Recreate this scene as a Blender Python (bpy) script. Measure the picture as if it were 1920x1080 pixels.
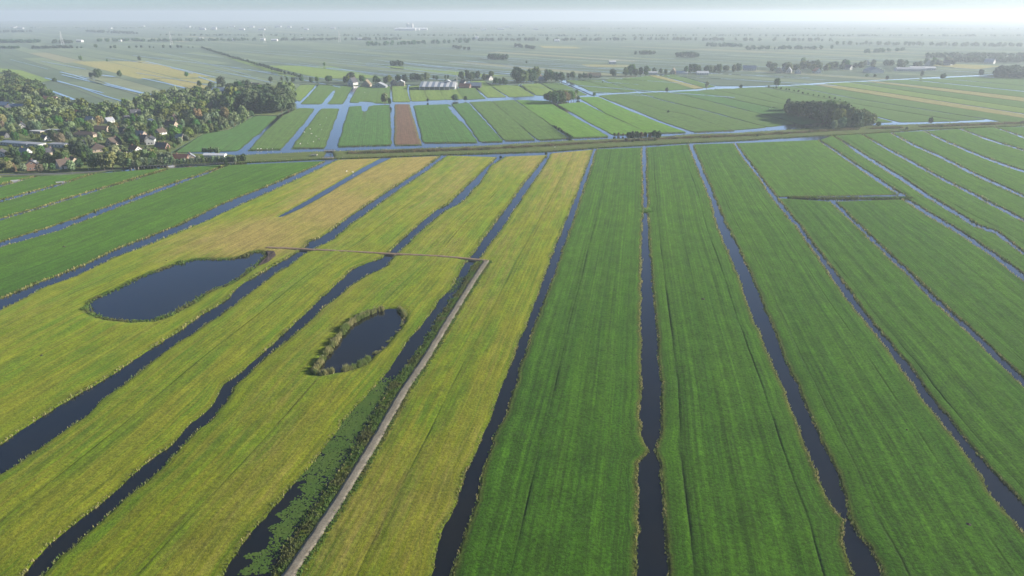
import bpy, math, random
import numpy as np
from mathutils import Matrix, Vector
from mathutils.geometry import tessellate_polygon

random.seed(7); RNG = np.random.default_rng(7)
for o in list(bpy.data.objects): bpy.data.objects.remove(o)
SC = bpy.context.scene
COL = SC.collection
R = math.radians

# ------------------------------------------------------------------ camera
CAM_H = 100.0
FPX = 1279.0                      # focal length in pixels of a 1920 wide picture
HORIZON = 25.0
PITCH = math.atan((540 - HORIZON) / FPX)
cd = bpy.data.cameras.new('camera'); cam = bpy.data.objects.new('camera', cd); COL.objects.link(cam)
cd.sensor_width = 36.0; cd.lens = 36.0 * FPX / 1920.0
cd.clip_start = 1.0; cd.clip_end = 60000.0
cam.location = (0, 0, CAM_H); cam.rotation_euler = (math.pi / 2 - PITCH, 0, 0)
SC.camera = cam

# ------------------------------------------------------------------ sky, sun, exposure
SUN_AZ = R(85)                    # to the right of the view direction (+Y), clockwise
SUN_EL = R(19)
wd = bpy.data.worlds.new('World'); SC.world = wd; wd.use_nodes = True
wn = wd.node_tree; wn.nodes.clear()
sky = wn.nodes.new('ShaderNodeTexSky'); sky.sky_type = 'NISHITA'; sky.sun_disc = False
sky.sun_elevation = SUN_EL; sky.sun_rotation = SUN_AZ
sky.air_density = 0.7; sky.dust_density = 0.4; sky.ozone_density = 4.5; sky.altitude = 0
bg = wn.nodes.new('ShaderNodeBackground'); bg.inputs['Strength'].default_value = 0.07
wo = wn.nodes.new('ShaderNodeOutputWorld')
wn.links.new(sky.outputs[0], bg.inputs[0]); wn.links.new(bg.outputs[0], wo.inputs[0])
sd = bpy.data.lights.new('sun', 'SUN'); sd.energy = 5.0; sd.angle = R(0.6); sd.color = (1.0, 0.93, 0.82)
so = bpy.data.objects.new('sun', sd); COL.objects.link(so)
sdir = Vector((math.sin(SUN_AZ) * math.cos(SUN_EL), math.cos(SUN_AZ) * math.cos(SUN_EL), math.sin(SUN_EL)))
so.rotation_euler = sdir.to_track_quat('Z', 'Y').to_euler(); so.location = (600, 200, 500)
SC.view_settings.view_transform = 'Standard'; SC.view_settings.look = 'None'
SC.view_settings.exposure = 1.05; SC.view_settings.gamma = 1.0
HAZE_DENSITY = 0.000185
cy = SC.cycles
cy.max_bounces = 8; cy.diffuse_bounces = 2; cy.glossy_bounces = 2; cy.transmission_bounces = 2
cy.volume_bounces = 4; cy.transparent_max_bounces = 4; cy.use_denoising = True
cy.caustics_reflective = False; cy.caustics_refractive = False
cy.sample_clamp_indirect = 4.0

# ------------------------------------------------------------------ helpers
SP, CP = math.sin(PITCH), math.cos(PITCH)
def g(px, py, z=0.0):
    """point of the land (height z) that this direction of view meets"""
    u = (px - 960) / FPX; v = (py - 540) / FPX
    dy = CP - v * SP; dz = -SP - v * CP
    k = (z - CAM_H) / dz
    return np.array([u * k, dy * k])
def gl(pts): return np.array([g(*p) for p in pts])
def depth(x, y, z=0.0): return y * CP + (CAM_H - z) * SP
def proj(x, y, z=0.0):
    d = depth(x, y, z)
    return 960 + FPX * x / d, 540 + FPX * ((CAM_H - z) * CP - y * SP) / d

def _h(i, s):
    x = np.sin(i * 127.1 + s * 311.7) * 43758.5453
    return x - np.floor(x)
def noise1(x, s=0.0):
    x = np.asarray(x, float); i = np.floor(x); f = x - i; f = f * f * (3 - 2 * f)
    return (_h(i, s) * (1 - f) + _h(i + 1, s) * f) * 2 - 1
def _h2(i, j, s):
    x = np.sin(i * 127.1 + j * 269.5 + s * 311.7) * 43758.5453
    return x - np.floor(x)
def noise2(x, y, s=0.0):
    i = np.floor(x); j = np.floor(y); f = x - i; e = y - j
    f = f * f * (3 - 2 * f); e = e * e * (3 - 2 * e)
    a = _h2(i, j, s) * (1 - f) + _h2(i + 1, j, s) * f
    b = _h2(i, j + 1, s) * (1 - f) + _h2(i + 1, j + 1, s) * f
    return (a * (1 - e) + b * e) * 2 - 1
def smooth(a, b, x):
    t = np.clip((np.asarray(x, float) - a) / (b - a), 0, 1); return t * t * (3 - 2 * t)

def mesh_np(name, V, F, mat=None, smooth_shade=False, uv=None, attrs=None):
    """F: int array (n,3) or (n,4)"""
    me = bpy.data.meshes.new(name)
    V = np.asarray(V, np.float32); F = np.asarray(F, np.int32); k = F.shape[1]
    me.vertices.add(len(V)); me.vertices.foreach_set('co', V.ravel())
    me.loops.add(F.size); me.loops.foreach_set('vertex_index', F.ravel())
    me.polygons.add(len(F)); me.polygons.foreach_set('loop_start', np.arange(0, F.size, k, dtype=np.int32))
    try: me.polygons.foreach_set('loop_total', np.full(len(F), k, np.int32))
    except Exception: pass
    me.polygons.foreach_set('use_smooth', np.full(len(F), bool(smooth_shade)))
    if uv is not None:
        l = me.uv_layers.new(name='UVMap'); l.data.foreach_set('uv', np.asarray(uv, np.float32)[F.ravel()].ravel())
    for an, av in (attrs or {}).items():
        a = me.attributes.new(an, 'FLOAT', 'POINT'); a.data.foreach_set('value', np.asarray(av, np.float32))
    me.update(calc_edges=True); me.validate()
    if mat: me.materials.append(mat)
    return me
def obj(name, me, parent=None, loc=None, rz=0.0, sc=None):
    o = bpy.data.objects.new(name, me); COL.objects.link(o)
    if parent: o.parent = parent
    if loc is not None: o.location = loc
    if rz: o.rotation_euler = (0, 0, rz)
    if sc is not None: o.scale = sc if hasattr(sc, '__len__') else (sc, sc, sc)
    return o
def tag(o, label=None, cat=None, group=None, kind=None):
    if label: o['label'] = label
    if cat: o['category'] = cat
    if group: o['group'] = group
    if kind: o['kind'] = kind
    return o
def empty(name, loc, rz=0.0, sc=None):
    return obj(name, None, None, loc, rz, sc)

class MB:
    """collects boxes, prisms and bars, builds ONE mesh"""
    def __init__(s): s.v = []; s.f = []
    def poly(s, pts, faces):
        n = len(s.v); s.v += [tuple(p) for p in pts]; s.f += [tuple(i + n for i in f) for f in faces]; return s
    def box(s, x0, x1, y0, y1, z0, z1):
        return s.poly([(x0,y0,z0),(x1,y0,z0),(x1,y1,z0),(x0,y1,z0),(x0,y0,z1),(x1,y0,z1),(x1,y1,z1),(x0,y1,z1)],
                      [(0,3,2,1),(4,5,6,7),(0,1,5,4),(1,2,6,5),(2,3,7,6),(3,0,4,7)])
    def bar(s, a, b, r0, r1=None, n=5):
        r1 = r0 if r1 is None else r1
        a = Vector(a); b = Vector(b); d = (b - a).normalized()
        p = d.orthogonal().normalized(); q = d.cross(p)
        c = [(math.cos(2*math.pi*i/n), math.sin(2*math.pi*i/n)) for i in range(n)]
        pts = [a + (p*x + q*y)*r0 for x, y in c] + [b + (p*x + q*y)*r1 for x, y in c]
        return s.poly(pts, [(i, (i+1) % n, n + (i+1) % n, n + i) for i in range(n)] + [tuple(range(n-1,-1,-1)), tuple(range(n, 2*n))])
    def mesh(s, name, mat, sm=False):
        me = bpy.data.meshes.new(name); me.from_pydata(s.v, [], s.f); me.update()
        if sm: me.polygons.foreach_set('use_smooth', [True]*len(me.polygons))
        me.materials.append(mat); return me
    def build(s, name, mat, parent=None, loc=None, rz=0.0): return obj(name, s.mesh(name, mat), parent, loc, rz)

ORD = ['', 'first', 'second', 'third', 'fourth', 'fifth', 'sixth', 'seventh', 'eighth', 'ninth', 'tenth', 'eleventh', 'twelfth',
       'thirteenth', 'fourteenth', 'fifteenth', 'sixteenth', 'seventeenth', 'eighteenth', 'nineteenth']
TENS = {2: 'twent', 3: 'thirt', 4: 'fort', 5: 'fift', 6: 'sixt', 7: 'sevent', 8: 'eight', 9: 'ninet'}
def ordinal(n):
    if n < 20: return ORD[n]
    if n >= 100: return 'hundred and ' + ordinal(n - 100) if n > 100 else 'hundredth'
    t, u = divmod(n, 10)
    return TENS[t] + 'ieth' if u == 0 else TENS[t] + 'y-' + ORD[u]

# ------------------------------------------------------------------ materials
class NT:
    def __init__(s, name):
        s.m = bpy.data.materials.new(name); s.m.use_nodes = True; s.t = s.m.node_tree; s.t.nodes.clear()
        s.out = s.t.nodes.new('ShaderNodeOutputMaterial')
    def n(s, typ, ins=None, **kw):
        nd = s.t.nodes.new('ShaderNode' + typ)
        for k, v in kw.items(): setattr(nd, k, v)
        for k, v in (ins or {}).items(): s.set(nd, k, v)
        return nd
    def set(s, nd, k, v):
        i = nd.inputs[k]
        if isinstance(v, bpy.types.NodeSocket): s.t.links.new(v, i)
        elif isinstance(v, bpy.types.Node): s.t.links.new(v.outputs[0], i)
        elif hasattr(v, '__len__') and len(v) == 3 and i.type == 'RGBA': i.default_value = (*v, 1)
        else: i.default_value = v
    def mixc(s, f, a, b, mode='MIX'):
        nd = s.n('Mix', data_type='RGBA', blend_type=mode)
        for k, v in (('Factor', f), ('A', a), ('B', b)):
            i = [q for q in nd.inputs if q.name == k and (q.type == 'RGBA' if k != 'Factor' else q.type == 'VALUE')][0]
            if isinstance(v, bpy.types.NodeSocket): s.t.links.new(v, i)
            elif isinstance(v, bpy.types.Node): s.t.links.new(v.outputs[0], i)
            elif hasattr(v, '__len__'): i.default_value = (*v, 1)
            else: i.default_value = v
        return [q for q in nd.outputs if q.type == 'RGBA'][0]
    def math(s, op, a, b=0.0, clamp=False):
        nd = s.n('Math', operation=op, use_clamp=clamp); s.set(nd, 0, a); s.set(nd, 1, b); return nd.outputs[0]
    def ramp(s, x, lo, hi, a=0.0, b=1.0):
        nd = s.n('MapRange', interpolation_type='SMOOTHSTEP'); s.set(nd, 0, x); s.set(nd, 1, lo); s.set(nd, 2, hi); s.set(nd, 3, a); s.set(nd, 4, b)
        return nd.outputs[0]
    def noise(s, vec, scale, detail=3, rough=0.55):
        nd = s.n('TexNoise', {'Scale': scale, 'Detail': detail, 'Roughness': rough})
        if vec is not None: s.set(nd, 'Vector', vec)
        return nd.outputs[0]
    def mapv(s, vec, scale=(1,1,1), rot=(0,0,0), loc=(0,0,0)):
        nd = s.n('Mapping'); s.set(nd, 'Vector', vec); nd.inputs['Scale'].default_value = scale
        nd.inputs['Rotation'].default_value = rot; nd.inputs['Location'].default_value = loc; return nd.outputs[0]
    def attr(s, name): return s.n('Attribute', attribute_name=name).outputs['Fac']
    def finish(s, col, rough=0.9, bump=None, bd=0.1, bs=1.0, spec=0.2, trans=0.0, **extra):
        p = s.n('BsdfPrincipled', {'Base Color': col, 'Roughness': rough, 'Specular IOR Level': spec})
        for k, v in extra.items(): s.set(p, k.replace('_', ' '), v)
        if bump is not None:
            b = s.n('Bump', {'Height': bump, 'Distance': bd, 'Strength': bs}); s.t.links.new(b.outputs[0], p.inputs['Normal'])
        sh = p.outputs[0]
        if trans:
            tr = s.n('BsdfTranslucent', {'Color': col}); mx = s.n('MixShader', {0: trans})
            s.t.links.new(sh, mx.inputs[1]); s.t.links.new(tr.outputs[0], mx.inputs[2]); sh = mx.outputs[0]
        s.t.links.new(sh, s.out.inputs[0]); return s.m

def plain(name, col, rough=0.8, var=0.25, scale=1.5, spec=0.3, metal=0.0):
    t = NT(name); tc = t.n('TexCoord').outputs['Object']
    f = t.noise(tc, scale, 5, 0.6)
    k = t.ramp(f, 0.25, 0.75, 1 - var, 1 + var * 0.6)
    rr = t.n('ObjectInfo').outputs['Random']
    k2 = t.math('MULTIPLY', k, t.ramp(rr, 0, 1, 0.92, 1.08))
    c = t.mixc(1.0, col, t.n('CombineColor', {0: k2, 1: k2, 2: k2}).outputs[0], 'MULTIPLY')
    return t.finish(c, rough, spec=spec, Metallic=metal)

GK = 0.50
def grass(name, cA, cB, cS, stripe=0.5, lo=0.55, hi=1.4, dry=None, bump=0.12, edge=(0.16, 0.17, 0.05), patch=0.02, soil=(0.03, 0.045, 0.012), sfreq=0.5, edge_w=1.8, sheen=0.36, lines=0.17):
    """field grass: broad patches, stripes along the parcel, fine tussocks"""
    sc_ = lambda c: tuple(GK * q for q in c)
    cA, cB, cS, edge, soil = map(sc_, (cA, cB, cS, edge, soil)); dry = sc_(dry) if dry is not None else None
    t = NT(name); tc = t.n('TexCoord'); oc = tc.outputs['Object']; uv = tc.outputs['UV']
    n1 = t.noise(t.mapv(uv, (patch, patch * .28, 1)), 1.0, 5, 0.65)
    c = t.mixc(t.ramp(n1, 0.36, 0.64), cA, cB)
    st = t.noise(t.mapv(uv, (sfreq, 0.004, 1)), 1.0, 5, 0.75)
    c = t.mixc(t.math('MULTIPLY', t.ramp(st, 0.44, 0.62), stripe), c, cS)
    st2 = t.noise(t.mapv(uv, (1.7, 0.03, 1)), 1.0, 4, 0.7)
    if dry is not None:
        dn = t.noise(t.mapv(uv, (0.30, 0.012, 1), loc=(7, 3, 0)), 1.0, 6, 0.75); dn2 = t.noise(t.mapv(uv, (.9, .12, 1)), 1.0, 5, .7)
        dv = t.math('ADD', t.attr('dry'), t.math('ADD', t.math('MULTIPLY', t.math('SUBTRACT', dn, 0.5), 1.3), t.math('MULTIPLY', t.math('SUBTRACT', dn2, 0.5), 0.9)))
        c = t.mixc(t.ramp(dv, 0.15, 0.95), c, dry)
    ew = t.noise(oc, 0.35, 3, 0.6)
    ef = t.ramp(t.math('ADD', t.attr('edge'), t.math('MULTIPLY', ew, 1.2)), edge_w + 1.0, 0.7)
    c = t.mixc(t.math('MULTIPLY', ef, 0.85), c, edge)
    c = t.mixc(t.math('MULTIPLY', t.attr('soil'), 0.5), c, soil)
    st3 = t.noise(t.mapv(uv, (1.15, 0.0012, 1), loc=(3, 9, 0)), 1.0, 3, 0.6); f1 = t.noise(oc, 1.5, 5, 0.7); f2 = t.noise(oc, 5.0, 3, 0.6); f3 = t.noise(t.mapv(uv, (.25, .09, 1)), 1.0, 4, .6)
    k = t.math('MULTIPLY', t.ramp(f1, 0.3, 0.7, lo, hi), t.ramp(st2, 0.32, 0.68, 0.84, 1.16))
    k = t.math('MULTIPLY', k, t.ramp(f2, 0.3, 0.7, 0.85, 1.15)); k = t.math('MULTIPLY', k, t.ramp(f3, 0.3, 0.7, 0.84, 1.16)); k = t.math('MULTIPLY', k, t.ramp(st3, 0.36, 0.64, 1 - lines, 1 + lines)); k = t.math('MULTIPLY', k, t.ramp(f1, 0.38, 0.30, 1.0, 0.72))
    ux = t.n('SeparateXYZ', {0: uv}).outputs[0]; fx = t.math('MULTIPLY', t.math('ABSOLUTE', t.math('SUBTRACT', t.math('FRACT', t.math('MULTIPLY', t.math('ADD', ux, 5.0), 1 / 15.5)), 0.5)), 15.5)
    wt = t.math('MULTIPLY', t.ramp(t.math('ABSOLUTE', t.math('SUBTRACT', fx, 0.95)), 0.36, 0.08), t.ramp(t.noise(t.mapv(uv, (.05, .02, 1)), 1.0, 3, .6), .42, .58))
    k = t.math('MULTIPLY', k, t.math('SUBTRACT', 1.0, t.math('MULTIPLY', wt, 0.22)))      # wheel tracks
    c = t.mixc(1.0, c, t.n('CombineColor', {0: k, 1: k, 2: k}).outputs[0], 'MULTIPLY')
    h = t.math('ADD', f1, t.math('MULTIPLY', f2, 0.35))
    return t.finish(c, 1.0, h, bump * 1.3, 1.0, spec=0.0, Sheen_Weight=sheen, Sheen_Roughness=0.6, Sheen_Tint=t.mixc(0.25, t.mixc(1.0, c, (3.2, 3.2, 3.2), 'MULTIPLY'), (0.5, 0.5, 0.4)))

M = {}
M['green'] = grass('pasture_green', (0.036, 0.126, 0.003), (0.062, 0.168, 0.004), (0.078, 0.212, 0.005), 0.65, edge=(0.15, 0.15, 0.03))
M['green2'] = grass('pasture_olive', (0.050, 0.148, 0.006), (0.074, 0.182, 0.008), (0.084, 0.208, 0.009), 0.6, edge=(0.14, 0.15, 0.035))
M['yellow'] = grass('mown_meadow', (0.142, 0.255, 0.004), (0.240, 0.285, 0.006), (0.31, 0.295, 0.020), 0.6, 0.66, 1.3,
                    dry=(0.37, 0.29, 0.07), lines=0.11, patch=0.10, edge=(0.12, 0.18, 0.008), soil=(0.05, 0.08, 0.004), sfreq=0.35)
M['mid'] = grass('far_pasture', (0.066, 0.150, 0.024), (0.084, 0.168, 0.03), (0.096, 0.18, 0.035), 0.5, 0.75, 1.25, patch=0.01, sfreq=0.15, edge=(0.05, 0.075, 0.02))
M['mid2'] = grass('far_pasture_deep', (0.045, 0.145, 0.024), (0.058, 0.162, 0.03), (0.07, 0.175, 0.035), 0.5, 0.75, 1.25, patch=0.01, sfreq=0.15, edge=(0.05, 0.075, 0.02))
M['light'] = grass('light_meadow', (0.125, 0.215, 0.034), (0.150, 0.235, 0.038), (0.17, 0.24, 0.045), 0.5, 0.8, 1.2, patch=0.012, sfreq=0.12, edge=(0.06, 0.08, 0.02))
M['bright'] = grass('bright_meadow', (0.085, 0.220, 0.018), (0.12, 0.245, 0.022), (0.10, 0.25, 0.018), 0.5, 0.8, 1.2, patch=0.012, sfreq=0.12, edge=(0.06, 0.08, 0.02))
M['straw'] = grass('straw_meadow', (0.27, 0.255, 0.085), (0.30, 0.26, 0.095), (0.22, 0.24, 0.08), 0.5, 0.8, 1.2, patch=0.012, sfreq=0.1, edge=(0.1, 0.1, 0.04))
M['soil'] = grass('bare_soil', (0.150, 0.080, 0.055), (0.175, 0.092, 0.063), (0.13, 0.08, 0.05), 0.6, 0.8, 1.2, patch=0.02, sfreq=0.4, edge=(0.16, 0.16, 0.05), edge_w=3.2)
M['dike'] = grass('dike_grass', (0.075, 0.125, 0.022), (0.10, 0.135, 0.028), (0.13, 0.14, 0.038), 0.5, 0.7, 1.25, patch=0.03, edge=(0.05, 0.07, 0.02))

def water_mat():
    """dark peat water: a faint body colour under a Fresnel reflection of the sky"""
    t = NT('ditch_water'); oc = t.n('TexCoord').outputs['Object']
    n = t.noise(t.mapv(oc, (1, 1, 1)), 0.9, 3, 0.5); n2 = t.noise(oc, 0.06, 3, 0.5); n3 = t.noise(t.mapv(oc, (1, .35, 1)), 0.05, 3, 0.6)
    c = t.mixc(t.ramp(n2, 0.3, 0.7), (0.004, 0.006, 0.008), (0.008, 0.008, 0.006))
    bp = t.n('Bump', {'Height': n, 'Distance': 0.03, 'Strength': 0.4})
    df = t.n('BsdfDiffuse', {'Color': c}); gs = t.n('BsdfGlossy', {'Color': (0.97, 0.96, 0.97), 'Roughness': t.ramp(n3, 0.35, 0.65, 0.06, 0.16), 'Normal': bp})
    fr = t.math('MULTIPLY', t.n('Fresnel', {'IOR': 1.34, 'Normal': bp}).outputs[0], 1.75, True); mx = t.n('MixShader', {0: fr})
    t.t.links.new(df.outputs[0], mx.inputs[1]); t.t.links.new(gs.outputs[0], mx.inputs[2]); t.t.links.new(mx.outputs[0], t.out.inputs[0]); return t.m
M['water'] = water_mat()

def leaf_mat(name, cA, cB, trans=0.25, hue=0.03):
    cA = tuple(1.75 * q for q in cA); cB = tuple(1.75 * q for q in cB)
    t = NT(name); oc = t.n('TexCoord').outputs['Object']
    r = t.n('ObjectInfo').outputs['Random']; isl = t.n('NewGeometry').outputs['Random Per Island']
    n = t.noise(oc, 5.0, 2, 0.5)
    c = t.mixc(t.math('ADD', t.math('MULTIPLY', n, 0.4), t.math('MULTIPLY', isl, 0.6)), cA, cB)
    hs = t.n('HueSaturation', {'Color': c}); s = t.ramp(r, 0, 1, 0.5 - hue, 0.5 + hue); t.set(hs, 'Hue', s)
    t.set(hs, 'Value', t.ramp(t.math('FRACT', t.math('MULTIPLY', r, 7.31)), 0, 1, 0.75, 1.3))
    t.set(hs, 'Saturation', t.ramp(t.math('FRACT', t.math('MULTIPLY', r, 3.77)), 0, 1, 0.7, 1.1))
    return t.finish(hs.outputs[0], 0.7, spec=0.2, trans=trans)
LEAF = {
 'dark green': leaf_mat('leaves_dark', (0.018, 0.040, 0.012), (0.038, 0.070, 0.018)),
 'green': leaf_mat('leaves_green', (0.030, 0.066, 0.014), (0.058, 0.108, 0.022)),
 'olive': leaf_mat('leaves_olive', (0.052, 0.076, 0.018), (0.088, 0.112, 0.026)),
 'grey green': leaf_mat('leaves_willow', (0.072, 0.105, 0.048), (0.125, 0.160, 0.075)),
 'yellow green': leaf_mat('leaves_pale', (0.095, 0.110, 0.03), (0.150, 0.150, 0.045)),
 'brown': leaf_mat('leaves_brown', (0.085, 0.070, 0.035), (0.13, 0.095, 0.045), hue=0.015),
 'orange': leaf_mat('leaves_autumn', (0.13, 0.095, 0.03), (0.19, 0.125, 0.035), hue=0.012),
}
M['bark'] = plain('bark', (0.13, 0.10, 0.075), 0.9, 0.4, 3)
M['palebark'] = plain('pale_bark', (0.30, 0.27, 0.21), 0.9, 0.3, 3)
def blade_mat(name, cA, cB, cC):
    t = NT(name); isl = t.n('NewGeometry').outputs['Random Per Island']; oc = t.n('TexCoord').outputs['Object']
    c = t.mixc(isl, cA, cB); n = t.noise(oc, 0.12, 3, 0.6)
    c = t.mixc(t.ramp(n, 0.42, 0.62), c, cC)
    return t.finish(c, 0.8, spec=0.15, trans=0.3)
M['tuft'] = blade_mat('bank_grass', (0.26, 0.25, 0.075), (0.50, 0.43, 0.20), (0.20, 0.24, 0.06))
M['tuftgreen'] = blade_mat('bank_herbs', (0.08, 0.17, 0.03), (0.19, 0.27, 0.06), (0.17, 0.18, 0.06))
M['reed'] = blade_mat('reed_blades', (0.22, 0.23, 0.08), (0.46, 0.41, 0.20), (0.17, 0.23, 0.06))
M['reedbrown'] = blade_mat('old_reed', (0.13, 0.115, 0.055), (0.26, 0.21, 0.11), (0.12, 0.135, 0.055))
M['weed'] = blade_mat('pond_weed', (0.085, 0.155, 0.025), (0.135, 0.21, 0.04), (0.095, 0.175, 0.03))

# ------------------------------------------------------------------ the land: parcels between ditches
WATER_Z = -0.35
def resample(P, t):
    d = np.r_[0, np.cumsum(np.linalg.norm(np.diff(P, axis=0), axis=1))]; d /= d[-1]
    return np.c_[np.interp(t, d, P[:, 0]), np.interp(t, d, P[:, 1])]
def plen(P): return float(np.linalg.norm(np.diff(P, axis=0), axis=1).sum())
def extend(P, dist):
    """carry a line on past its last point"""
    if dist <= 0: return P
    n = len(P); a = P[max(0, n - max(2, n // 3) - 1)]; b = P[-1]; d = (b - a) / np.linalg.norm(b - a)
    return np.vstack([P, b + d * dist])
def sd_poly(P, Q):
    """signed distance of points P to closed polygon Q, negative inside"""
    x, y = P[:, 0], P[:, 1]; dmin = np.full(len(P), 1e18); ins = np.zeros(len(P), bool)
    for i in range(len(Q)):
        a = Q[i]; b = Q[(i + 1) % len(Q)]; e = b - a; w0 = x - a[0]; w1 = y - a[1]
        t = np.clip((w0 * e[0] + w1 * e[1]) / (e @ e + 1e-12), 0, 1)
        dmin = np.minimum(dmin, (w0 - e[0] * t) ** 2 + (w1 - e[1] * t) ** 2)
        c = ((a[1] <= y) & (b[1] > y)) | ((b[1] <= y) & (a[1] > y))
        with np.errstate(divide='ignore', invalid='ignore'):
            xi = a[0] + (y - a[1]) / (b[1] - a[1]) * e[0]
        ins ^= c & (x < xi)
    d = np.sqrt(dmin); return np.where(ins, -d, d)
def close_smooth(Q, n=3):
    for _ in range(n):      # Chaikin
        A = Q; B = np.roll(Q, -1, axis=0); Q = np.empty((2 * len(A), 2)); Q[0::2] = .75 * A + .25 * B; Q[1::2] = .25 * A + .75 * B
    return Q
def bank(d): return np.interp(d, [-3, -0.5, 0.0, 0.35, 0.9, 1.6], [-1.6, -1.0, -0.55, -0.25, -0.04, 0.0])

PARCEL_SEED = [0]
EDGES = []        # (points, inward normals, distance) of banks for the tall grass
def parcel(mat, L, Rr, ext=0.0, ponds=(), dryf=None, trench=(), ridge=0.05, wob=0.35, corner=2.5, label=None, cap=(True, True),
           name='field', res=1.0, edges=True, zoff=0.0, gap=(0.0, 0.0), relief=0.05):
    """a parcel from its two long sides (far end first); banks fall to the water all round"""
    PARCEL_SEED[0] += 1; sd_ = PARCEL_SEED[0] * 3.7
    L = gl(L) if not isinstance(L, np.ndarray) else L; Rr = gl(Rr) if not isinstance(Rr, np.ndarray) else Rr
    L = extend(L, ext); Rr = extend(Rr, ext)
    ln = 0.5 * (plen(L) + plen(Rr))
    ts = [0.0]; pos = 0.0
    fine = np.linspace(0, 1, 400); Cc = 0.5 * (resample(L, fine) + resample(Rr, fine))
    for e in (.35, .7, 1.1, 1.7, 2.6):
        ts.append(e); pos = e
    while pos < ln - 2.6:
        i = int(pos / ln * 399); dd = max(60.0, math.hypot(*Cc[i])); pos += min(6.0, max(0.42, 0.0034 * dd)) * res; ts.append(min(pos, ln - 2.6))
    for e in (1.7, 1.1, .7, .35, 0.0): ts.append(ln - e)
    ts = np.array(ts); tt = ts / ln
    PL = resample(L, tt); PR = resample(Rr, tt); W = np.linalg.norm(PR - PL, axis=1)
    C = 0.5 * (PL + PR); dist = np.hypot(C[:, 0], C[:, 1])
    nrm = (PR - PL) / W[:, None]
    q = np.clip(dist / 250.0, 1.0, 3.0)
    def wobble(s): return wob * (0.9 * noise1(ts / (9.0 * q), s) + 0.7 * noise1(ts / (2.7 * q), s + 5) + 0.4 * noise1(ts / (1.1 * q), s + 9))
    oL = wobble(sd_) + gap[0]; oR = wobble(sd_ + 31) + gap[1]
    PL = PL + nrm * oL[:, None]; PR = PR - nrm * oR[:, None]; W = np.maximum(W - oL - oR, 0.2)
    wm = float(np.median(W)); dm = float(np.percentile(dist, 15))
    step = min(8.0, max(0.95, 0.0052 * dm)) * res
    ed = np.array([0, .35, .75, 1.2, 1.8, 2.6]); ed = ed[ed < wm / 2 - .3]
    inner = np.linspace(ed[-1], wm - ed[-1], max(2, int((wm - 2 * ed[-1]) / step) + 1))[1:-1]
    ss = list(ed) + list(inner) + list(wm - ed[::-1])
    for tr in trench:
        tr = tr if tr > 0 else wm + tr
        ss += [tr - .45, tr - .2, tr, tr + .2, tr + .45]
    ss = np.unique(np.round(np.array(ss), 3)); sf = ss / wm
    def ease(P):            # the long lines of the mowing run straighter than the banks
        fx = np.arange(0, ln, 1.0); kk = max(3, min(35, len(fx) // 8)); ker = np.hanning(2 * kk + 1); ker /= ker.sum()
        out = [np.interp(ts, fx, np.convolve(np.pad(np.interp(fx, ts, P[:, i]), kk, mode='reflect', reflect_type='odd'), ker, 'valid')) for i in (0, 1)]
        return np.stack(out, 1)
    across = sf[None, :] * W[:, None]
    X = PL[:, None, :] + (PR - PL)[:, None, :] * sf[None, :, None]
    if ln > 120 and wm > 14:
        PLs, PRs = ease(PL), ease(PR); Xs = PLs[:, None, :] + (PRs - PLs)[:, None, :] * sf[None, :, None]
        bw = smooth(1.5, 9.0, np.minimum(across, W[:, None] - across))[..., None] * smooth(2, 12, np.minimum(ts, ln - ts))[:, None, None]; X = X * (1 - bw) + Xs * bw
    dL = across; dR = W[:, None] - across; dN = ts[:, None] + np.zeros_like(across); dF = ln - dN
    if not cap[0]: dN = dN + 1e3
    if not cap[1]: dF = dF + 1e3
    dx = np.minimum(dL, dR); dy = np.minimum(dN, dF); r = corner
    d = np.where((dx < r) & (dy < r), r - np.hypot(r - dx, r - dy), np.minimum(dx, dy))
    V2 = X.reshape(-1, 2); d = d.ravel()
    dpond = np.full(len(V2), 1e3)
    for Q in ponds: dpond = np.minimum(dpond, sd_poly(V2, Q) + 0.35 * noise2(V2[:, 0] / 2.2, V2[:, 1] / 2.2, 3) * 0.9)
    d = np.minimum(d, dpond)
    z = bank(d)
    u = np.repeat(ss[None, :], len(ts), 0).ravel(); v = np.repeat(ts[:, None], len(ss), 1).ravel()
    inn = smooth(1.0, 4.0, d)
    z = z + inn * (ridge * np.sin(u * 2 * math.pi / 11.0 + sd_) + 0.6 * ridge * np.sin(u * 2 * math.pi / 4.7 + 1.3 * sd_)
                   + 0.28 * (1 - (2 * u / wm - 1) ** 2)
                   + relief * noise2(V2[:, 0] / 1.6, V2[:, 1] / 1.6, sd_) + 0.08 * noise2(V2[:, 0] / 7, V2[:, 1] / 7, sd_))
    soil = np.zeros(len(V2))
    for tr in trench:
        tr = tr if tr > 0 else wm + tr
        k = np.clip(1 - np.abs(u - tr) / 0.4, 0, 1) * (0.55 + 0.45 * noise1(v / 14.0, tr)); z = z - 0.17 * k * inn; soil = np.maximum(soil, k * inn)
    dry = dryf(V2[:, 0], V2[:, 1]) if dryf else np.zeros(len(V2))
    nr, nc = len(ts), len(ss); idx = np.arange(nr * nc).reshape(nr, nc)
    F = np.stack([idx[:-1, :-1], idx[1:, :-1], idx[1:, 1:], idx[:-1, 1:]], -1).reshape(-1, 4)
    me = mesh_np(name, np.c_[V2, z + zoff], F, M[mat], True, np.c_[u, v], {'edge': d, 'soil': soil, 'dry': dry})
    # faces should look up
    o = obj(name, me); me.flip_normals() if me.polygons[len(F) // 2].normal.z < 0 else None
    tag(o, label=label, kind='structure')
    if edges:
        EDGES.append((PL, nrm, dist, +1)); EDGES.append((PR, -nrm, dist, -1))
    return o

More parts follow.
